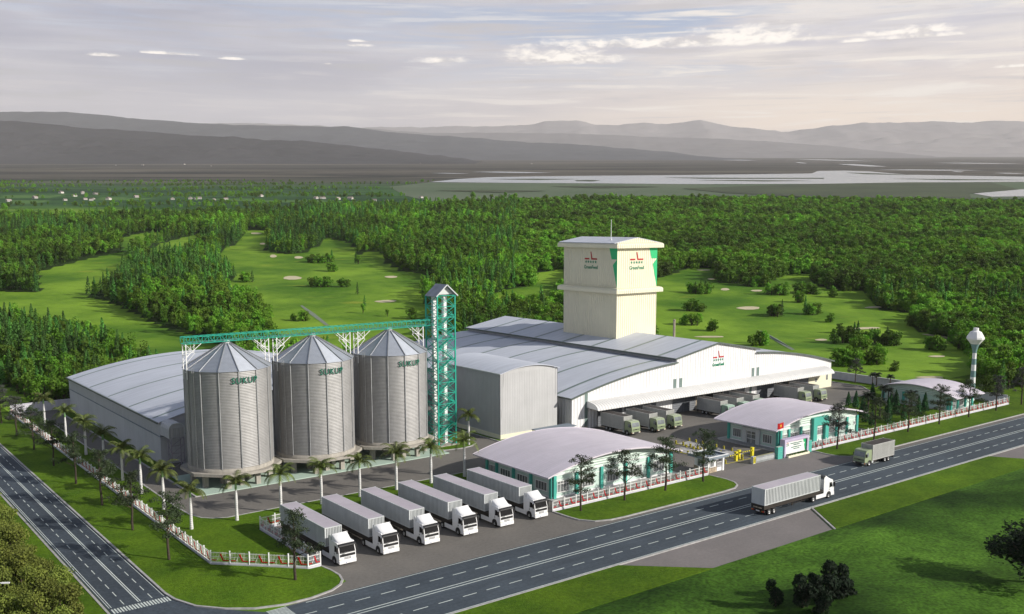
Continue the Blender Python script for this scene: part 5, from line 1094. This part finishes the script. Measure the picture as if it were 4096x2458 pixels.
def coniferous(name, seed, h, r, n, size, m, label='x'):
    rng = np.random.default_rng(seed); t = thing(name, label, 'tree'); k = rng.uniform(0, 1, n)**.8
    z = h*(.10+.90*k); a = rng.uniform(0, 6.28, n); tier = 1-.25*((k*9) % 1); q = r*(1-k)**.85*tier*rng.uniform(.55, 1.08, n)+.04
    P = np.stack([q*np.cos(a), q*np.sin(a), z-.18*q], 1); nr = np.stack([np.cos(a), np.sin(a), np.full(n, .55)], 1)
    part('trunk', trunk_mb(h*.9, .02*h, .006*h, rng, .04), M['bark'], t); mesh_obj('crown', leafmesh(name, [leaves(P, nr, size*(1.15-.5*k), rng, .5)], M[m]), t); return t
def street_pine(name, seed, m, label='x'):
    """tall bare trunk, a few long limbs and uneven flat plates of needles"""
    rng = np.random.default_rng(seed); t = thing(name, label, 'tree'); H = 9.0; limbs = []; Vs = []
    spec = [(3.9,-2.1,.9),(4.4,1.9,.95),(5.3,-1.6,1.0),(5.6,1.7,1.0),(6.3,-.9,1.05),(6.7,.9,1.0),(7.5,-.4,1.0),(7.8,.5,.9),(8.5,.0,.8),(5.0,.3,.9),(4.7,-.8,.7)]
    for z, off, br in spec:
        a = rng.uniform(-.9, .9)+(math.pi if off < 0 else 0); q = abs(off)*rng.uniform(.95, 1.35); c = np.array([q*math.cos(a), q*math.sin(a), z+rng.uniform(-.15, .2)])
        limbs.append((Vector((0,0,max(3.0, z-1.1))), Vector(c), .07))
        for j in range(5):
            cc = c+rng.normal(0, .55, 3)*np.array([1, 1, .38]); Vs.append(blob(rng, cc, br*rng.uniform(.6, 1.0), 68, .095, .5, .15))
    part('trunk', trunk_mb(8.2, .19, .05, rng, .16, limbs), M['bark'], t); mesh_obj('crown', leafmesh(name, Vs, M[m]), t); return t
def palm(name, seed, frond, h=5.0, nf=17, L_=3.25, label='x', white=True):
    rng = np.random.default_rng(seed); t = thing(name, label, 'palm'); mb = MB()
    pr = [(.26,-.05),(.27,.4),(.22,1.2),(.21,2.2),(.23,3.0),(.20,h-.9),(.15,h)]; mb.lathe((0,0,0), pr, 14); part('trunk', mb, M['palmtrunk' if white else 'bark'], t)
    mb = MB(); mb.lathe((0,0,0), [(.16,h-.02),(.19,h+.2),(.15,h+.8),(.06,h+1.15)], 10); part('crownshaft', mb, M['crownshaft'] if white else M['bark'], t)
    V = []; Fc = []
    for i in range(nf):
        a = 2*math.pi*(i*.382)+rng.uniform(-.2, .2); e0 = rng.uniform(.25, 1.25) if i > 3 else 1.35; p = np.array([0, 0, h+.95]); el = e0; ds = L_*rng.uniform(.85, 1.1)/13; pts = []
        for k in range(14):
            pts.append(p.copy()); dirv = np.array([math.cos(a)*math.cos(el), math.sin(a)*math.cos(el), math.sin(el)]); p = p+dirv*ds; el -= .10+.07*k/13*2.0
        side = np.array([-math.sin(a), math.cos(a), 0])
        for k in range(1, 14):
            q = pts[k]; l = .85*math.sin(math.pi*(k/13.5)**.75)+.10; tg = pts[k]-pts[k-1]; tg /= np.linalg.norm(tg)
            for s in (-1, 1):
                for jj in (0, .5):
                    q2 = q-tg*ds*jj; tip = q2+side*s*l*.75+tg*l*.55+np.array([0, 0, -.42*l+rng.uniform(-.08, .08)]); wv_ = tg*.055; o = len(V); V += [q2-wv_, q2+wv_, tip+wv_*.2, tip-wv_*.2]; Fc.append((o, o+1, o+2, o+3))
    me = bpy.data.meshes.new(name); me.from_pydata([tuple(v) for v in V], [], Fc); me.materials.append(M[frond]); mesh_obj('crown', me, t); return t
rr = random.Random(21)
# street trees
SP = [street_pine('street_tree', 40+k, 'pine') for k in range(3)]; GP = street_pine('street_tree', 50, 'greypine')
row1 = [(39.15,y) for y in (125,140.7,156.4,172.3,187.9,204,219.9,235.8)]; ord_ = ['first','second','third','fourth','fifth','sixth','seventh','eighth']
for k, (x, y) in enumerate(row1): place(SP[k % 3] if k < 6 else GP, (x, y, .12), rr.uniform(0, 6.2), 'dark street tree outside the side fence, %s from the road corner' % ord_[k], rr.uniform(.94, 1.06), 'street trees along the side road')
place(SP[0], (49.1,108.1,.12), 1.9, 'lone dark street tree on the corner lawn in front of the first parked truck', 1.0)
for k, (x, y) in enumerate([(96.4,108.2),(105.7,108.2),(115,108.2),(124.3,108.2)]): place(SP[k % 3], (x, y, .12), .4+2.1*k, 'dark street tree before the first office, %s from the parked trucks' % ord_[k], rr.uniform(.95, 1.04), 'street trees in front of the first office')
for k, x in enumerate((163.4,176.2,188.8,201.4,214.1,226.8,239.4)): place(GP if k in (0, 5, 6) else SP[k % 3], (x, 108.4, .12), 1.1+1.7*k, 'street tree outside the long fence, %s to the right of the entrance sign' % ord_[k], rr.uniform(.95, 1.05), 'street trees along the long fence')
place(GP, (235.1,151.3,.12), 2.2, 'greyish tree standing alone in front of the right boundary wall near the dock', .8)
for k, x in enumerate((206, 219, 232)): place(GP, (x, 243, 0), 1+k, 'greyish tree peeping over the right warehouse roof, %s from the tower' % ord_[k], .82, 'trees behind the warehouse')
# palms
PA = [palm('palm_tree', 60+k, 'frond') for k in range(2)]
for k, x in enumerate((46,52.8,59.8,66.6,73.4,80.2,87,93.9)): place(PA[k % 2], (x, 135.9, .1), rr.uniform(0, 6), ('white-trunked palm where the two palm rows meet at the lawn corner', *['white-trunked palm behind the parked trucks, %s from the lawn corner' % o for o in ord_[1:]])[k], rr.uniform(.94, 1.05), 'palms along the inner road')
for k, y in enumerate((148.3,159.5,169.8,181,193.4,208.5,227)): place(PA[k % 2], (46.1, y, .1), rr.uniform(0, 6), 'white-trunked palm inside the side fence, %s away from the lawn corner' % ord_[k], rr.uniform(.94, 1.05), 'palms along the side fence')
place(PA[0], (108.6,155.6,.1), 2, 'white-trunked palm at the foot of the green lattice tower', .98)
DP = palm('dark_palm', 70, 'darkfrond', 3.4, 16, 2.2, white=False)
for k, (x, y) in enumerate([(235.4,146.2),(233.8,144),(236.3,141.5)]): place(DP, (x, y, .1), k*1.3, 'dark palm in the clump against the right boundary wall', rr.uniform(.6, .75), 'dark palms against the boundary wall')
for k, (x, y) in enumerate([(213.1,127.9),(215,130.5),(209.3,119.7),(198.1,123.8),(196,119.5)]): place(DP, (x, y, .1), k*1.1, 'dark palm among the garden conifers in front of the far building', rr.uniform(.8, 1.0), 'dark palms in the garden')
CY = coniferous('garden_conifer', 80, 4.6, 1.15, 900, .17, 'cypress')
for x, y in [(216.5,134.3),(203.2,132.3),(202.9,130.1),(187.8,116.3),(193.5,115.9),(207.8,123.9),(214,126.4),(200.3,116.2),(211.8,117.7),(207.2,116.7),(195.1,123.2),(190.5,119.5),(198.5,119),(204.5,120.5)]: place(CY, (x, y, .1), rr.uniform(0, 6), 'dense green garden conifer between the two far offices', rr.uniform(.75, 1.1), 'garden conifers')
LT = broadleaf('leafy_tree', 90, 6.4, 2.6, 12, 2600, .14, 'leaf', 'bark', 'pale green leafy tree at the right end of the long fence beside the water tower'); LT.location = (238.9,116.5,0)
# wood beside the side road, bottom left
BU = [broadleaf('leafy_tree', 100+k, 4.6+.3*k, 2.0+.1*k, 11, 3000, .12, 'bush', 'bark', base=.12) for k in range(3)]
pts = [(26.0,161),(24.7,157),(25.6,152.5),(23.2,150),(25.4,147.5),(23.6,144),(24.8,140.5),(22.4,139.5),(24.2,136),(21.6,133.5),(24.8,131.6),(22.6,129),(25.2,127.2),(20.6,126.5),(23.4,124.6),(26.0,123),(21.2,121.5),(24.0,120),(18.6,119.5),(26.2,118.6),(22.0,117),(24.6,115.2),(19.8,114.5),(22.4,111.8),(25.6,111.5),(17.8,111),(20.2,108.5),(24.0,107.6),(16,107),(18.2,104.8)]
for k, (x, y) in enumerate(pts): place(BU[k % 3], (x-1.5-(.7 if y < 125 else 0), y-1.4, .1), rr.uniform(0, 6), 'yellow-green bushy tree in the thicket on the left bank of the side road', rr.uniform(.75, 1.1), 'bushy trees left of the side road')
# dark bushes on the foreground slope
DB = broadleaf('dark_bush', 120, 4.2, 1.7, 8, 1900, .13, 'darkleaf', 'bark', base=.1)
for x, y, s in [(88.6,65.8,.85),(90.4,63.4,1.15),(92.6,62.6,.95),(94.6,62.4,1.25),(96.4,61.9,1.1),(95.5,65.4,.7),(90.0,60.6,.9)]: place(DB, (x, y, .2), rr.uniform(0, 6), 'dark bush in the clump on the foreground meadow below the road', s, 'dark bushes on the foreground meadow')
DT = broadleaf('shadow_tree', 121, 8.0, 3.9, 14, 5200, .17, 'darkleaf', 'bark', 'almost black tree standing in for a dark shadow at the right edge of the meadow'); DT.location = (119.3,51.2,.2); DT.scale = (1.5,1.5,.85)  # added tree, nearly black, in place of a soft shadow on the grass
UNUSED = []
lp = thing('lamp_post', 'white lamp arm reaching out over the thicket at the left edge', 'lamp post', (15.4,114.6,0)); mb = MB(); mb.tube((15.4,114.6,0),(15.4,114.6,5.5),.11,.08,8); part('pole', mb, M['white'], lp); mb = MB(); mb.tube((15.4,114.6,5.5),(18.0,112.9,5.6),.07,.06,8); part('arm', mb, M['white'], lp); mb = MB(); mb.bar((17.6,113.15,5.58),(18.3,112.7,5.58),.22,.12); part('lamp_head', mb, M['white'], lp)
# woodland: the largest trees singly, the far forest as one mass
WB = [broadleaf('woodland_tree', 130+k, 6.4+.5*k, 1.55+.12*k, 7, 330, .27, 'leaf', 'bark', base=.14, tall=1.25) for k in range(3)]
WB.append(broadleaf('woodland_tree', 137, 6.2, 2.3, 9, 420, .30, 'leaf', 'bark', base=.08, tall=1.0)); WB.append(broadleaf('woodland_tree', 138, 5.6, 2.1, 8, 400, .28, 'leaf', 'bark', base=.06, tall=.95))
WB.append(broadleaf('woodland_tree', 139, 5.0, 3.0, 12, 560, .36, 'leaf', 'bark', base=.02, tall=.8)); WB.append(broadleaf('woodland_tree', 150, 4.4, 2.7, 10, 500, .34, 'leaf', 'bark', base=.02, tall=.75))
WC = [coniferous('woodland_conifer', 140+k, 7.2+.8*k, 1.35+.1*k, 300, .27, 'conifer') for k in range(2)]
rng = np.random.default_rng(11)
def px(x, y, z):
    p = np.stack([x, y, z], 1)-np.array([0, 0, 44.]); r = np.array([RGT[0], RGT[1], 0]); cp, sp_ = math.cos(PITCH), math.sin(PITCH)
    f3 = np.array([FWD[0]*cp, FWD[1]*cp, -sp_]); u3 = np.array([FWD[0]*sp_, FWD[1]*sp_, cp]); w = p@f3; return (2070+3888*(p@r)/w)/1.65629, (1448-3888*(p@u3)/w)/1.65629, w
HIDE = [[(165,1000),(165,925),(330,868),(500,850),(660,856),(850,860),(1030,830),(1130,800),(1215,772),(1362,785),(1362,590),(1595,590),(1590,810),(1830,850),(2010,875),(2010,1000)]]
P = []
d0 = 225.
while d0 < 1700:
    sp_ = 2.55+max(0, d0-300)*.0042; u = np.arange(-.72*d0-60, .72*d0+60, sp_); u = u+rng.uniform(-.45, .45, len(u))*sp_; d = d0+rng.uniform(-.45, .45, len(u))*sp_
    P.append(np.stack([d*FWD[0]+u*RGT[0], d*FWD[1]+u*RGT[1], np.full(len(u), sp_/2.55)], 1)); d0 += sp_*1.15
P = np.concatenate(P); P = P[forest_mask(P[:, 0], P[:, 1])]
g1 = np.sin(P[:, 0]*.043+1.3*np.sin(P[:, 1]*.031))+np.sin(P[:, 1]*.057+1.7*np.sin(P[:, 0]*.023)); g2 = np.sin(P[:, 0]*.19+2*np.sin(P[:, 1]*.11))*np.sin(P[:, 1]*.16+1.5*np.sin(P[:, 0]*.09))
P = P[(g2 < .72)]; g1 = g1[g2 < .72]; P[:, 2] *= 1+.16*g1
Z = T(P[:, :2]@FWD); tx, ty, w = px(P[:, 0], P[:, 1], Z+5.5)
vis = (tx > -350) & (tx < 2830) & (ty > 440); P, Z, tx, ty, w = P[vis], Z[vis], tx[vis], ty[vis], w[vis]
hid = np.zeros(len(P), bool)
for h in HIDE: hid |= inside(tx, ty, h)
hid |= (tx < -20) | (tx > 2495)
nz = np.sin(P[:, 0]*.021+1)*np.cos(P[:, 1]*.017)+rng.normal(0, .5, len(P)); left_ = tx < 1250
con = nz > np.where(left_, .35, np.where(w < 480, .95, 9))
o = np.argsort(w+hid*1e5); near = o[:60]; far = o[60:]
for i in near:
    s = WC[int(rng.integers(2))] if con[i] else WB[int(rng.integers(5) if tx[i] > 1200 else rng.integers(4))]; left = tx[i] < 1200
    place(s, (P[i, 0], P[i, 1], Z[i]-.1), rng.uniform(0, 6.2), ('tall dark conifer' if con[i] else 'leafy green tree')+(' in the wood behind the curved-roof hall' if left else ' in the wood beyond the right end of the site'), float(rng.uniform(.75, 1.1)), ('conifers' if con[i] else 'leafy trees')+(' of the wood behind the hall' if left else ' of the wood on the right'))
rng2 = np.random.default_rng(77)
for k, (x, y, wd, n) in enumerate(CLUMPS):
    for j in range(min(int(n*1.5), 18) if n > 1 else 1):
        a = rng2.uniform(0, 6.28); q = wd*math.sqrt(rng2.uniform(0, 1)) if n > 1 else 0; X = x+q*math.cos(a)*RGT[0]+min(q, 5)*.7*math.sin(a)*FWD[0]; Y = y+q*math.cos(a)*RGT[1]+min(q, 5)*.7*math.sin(a)*FWD[1]
        u_ = x*RGT[0]+y*RGT[1]; c = rng2.uniform() < .12; s = WC[int(rng2.integers(2))] if c else WB[3+int(rng2.integers(4))]
        place(s, (X, Y, TZ(X, Y)-.1), rng2.uniform(0, 6.2), ('dark conifer' if c else 'bushy round tree')+(' in a clump on the golf fairways' if n > 1 else ' standing alone on a golf fairway')+(' behind the silos' if u_ < 20 else ' behind the warehouse'), (float(rng2.uniform(.8, 1.2)),)*2+(float(rng2.uniform(.75, 1.15)),) if n > 1 else float(rng2.uniform(.6, .8)),
              ('clump' if n > 1 else 'lone')+(' conifers' if c else ' trees')+(' on the left fairways' if u_ < 20 else ' on the right fairways'))
def scatter(name, pts, srcs, kind_of, smin, smax, seed):
    """one object: points that carry copies of the tree meshes"""
    me = bpy.data.meshes.new(name); me.from_pydata(pts[:, :3].tolist(), [], []); a = me.attributes.new('size', 'FLOAT', 'POINT'); a.data.foreach_set('value', pts[:, 3].astype(np.float32)); a = me.attributes.new('pick', 'INT', 'POINT'); a.data.foreach_set('value', kind_of.astype(np.int32))
    ob = bpy.data.objects.new(name, me); COL.objects.link(ob)
    cl = bpy.data.collections.new(name+'_sources')
    for k, m_ in enumerate(srcs): cl.objects.link(bpy.data.objects.new('%s_source_%02d' % (name, k), m_))
    ng = bpy.data.node_groups.new(name, 'GeometryNodeTree'); ng.interface.new_socket('Geometry', in_out='INPUT', socket_type='NodeSocketGeometry'); ng.interface.new_socket('Geometry', in_out='OUTPUT', socket_type='NodeSocketGeometry')
    N = ng.nodes; L = ng.links; gi = N.new('NodeGroupInput'); go = N.new('NodeGroupOutput'); ip = N.new('GeometryNodeInstanceOnPoints'); ci = N.new('GeometryNodeCollectionInfo'); ci.inputs['Collection'].default_value = cl; ci.inputs['Separate Children'].default_value = True; ci.inputs['Reset Children'].default_value = True
    def attr(nm, dt): q = N.new('GeometryNodeInputNamedAttribute'); q.data_type = dt; q.inputs['Name'].default_value = nm; return q.outputs['Attribute']
    rv = N.new('FunctionNodeRandomValue'); rv.data_type = 'FLOAT_VECTOR'; rv.inputs['Max'].default_value = (.08, .08, 6.28); rv.inputs['Min'].default_value = (-.08, -.08, 0)
    L.new(gi.outputs[0], ip.inputs['Points']); L.new(ci.outputs[0], ip.inputs['Instance']); ip.inputs['Pick Instance'].default_value = True; L.new(attr('pick', 'INT'), ip.inputs['Instance Index']); L.new(rv.outputs['Value'], ip.inputs['Rotation']); L.new(attr('size', 'FLOAT'), ip.inputs['Scale']); L.new(ip.outputs[0], go.inputs[0])
    md = ob.modifiers.new('trees', 'NODES'); md.node_group = ng; return tag(ob, None, None, None, 'stuff')
for t_ in list(SC.objects):                       # prototypes that found no place
    if t_.get('label') == 'x' and t_.parent is None and t_.type == 'EMPTY' and t_.name.startswith('woodland'):
        UNUSED.append(t_)
srcs = [t.children[1].data if t.children[1].name.startswith('crown') else t.children[0].data for t in WB+WC]
pf = P[far]; kk = np.where(con[far], rng.integers(7, 9, len(far)), np.where(left_[far], rng.integers(0, 5, len(far)), rng.integers(4, 7, len(far))))
scatter('forest', np.stack([pf[:, 0], pf[:, 1], Z[far]-.2, pf[:, 2]**.55*rng.uniform(.6, 1.5, len(far))], 1), srcs, kk, 0, 0, 1)
# hedges and copses on the farmland beyond
n = 13000; d = rng.uniform(1150, 2500, n); u = rng.uniform(-.68, .68, n)*d; keep = (np.sin(d*.021+np.sin(u*.004)*2)+.5*np.sin(u*.011+d*.004)+rng.normal(0, .35, n) > .45) & (u < 120+(2400-d)*.12+np.sin(d*.01)*60)
d, u = d[keep], u[keep]; X = d*FWD[0]+u*RGT[0]; Y = d*FWD[1]+u*RGT[1]; q = np.ones(len(X), bool)
for p in FARFIELDS+[RIVER, MUD]: q &= ~inside(X, Y, p)
q &= ~forest_mask(X, Y); X, Y, d = X[q], Y[q], d[q]
scatter('copse', np.stack([X, Y, T(d)-.3, rng.uniform(.8, 1.4, len(X))], 1), srcs, rng.integers(3, 7, len(X)), 0, 0, 2)

for t_ in UNUSED:
    for c_ in list(t_.children): bpy.data.objects.remove(c_)
    bpy.data.objects.remove(t_)
# ------------------------------------------------------------------ haze over the whole plain
def haze():
    me = bpy.data.meshes.new('haze'); a, b = -600., 27500.; u = 30000.; z0, z1 = -1.6, 3300.
    c = [(d*FWD[0]+s*u*RGT[0], d*FWD[1]+s*u*RGT[1]) for d, s in ((a,-1),(a,1),(b,1),(b,-1))]
    me.from_pydata([(x, y, z0) for x, y in c]+[(x, y, z1) for x, y in c], [], [(0,3,2,1),(4,5,6,7),(0,1,5,4),(1,2,6,5),(2,3,7,6),(3,0,4,7)])
    m = bpy.data.materials.new('haze_air'); m.use_nodes = True; N = m.node_tree.nodes; N.clear(); v = N.new('ShaderNodeVolumePrincipled'); o = N.new('ShaderNodeOutputMaterial')
    v.inputs['Color'].default_value = (1,.965,.955,1); v.inputs['Density'].default_value = HAZE; m.node_tree.links.new(v.outputs[0], o.inputs['Volume']); me.materials.append(m)
    ob = bpy.data.objects.new('haze', me); COL.objects.link(ob); tag(ob, kind='stuff')
HAZE = 2.9e-5
haze()
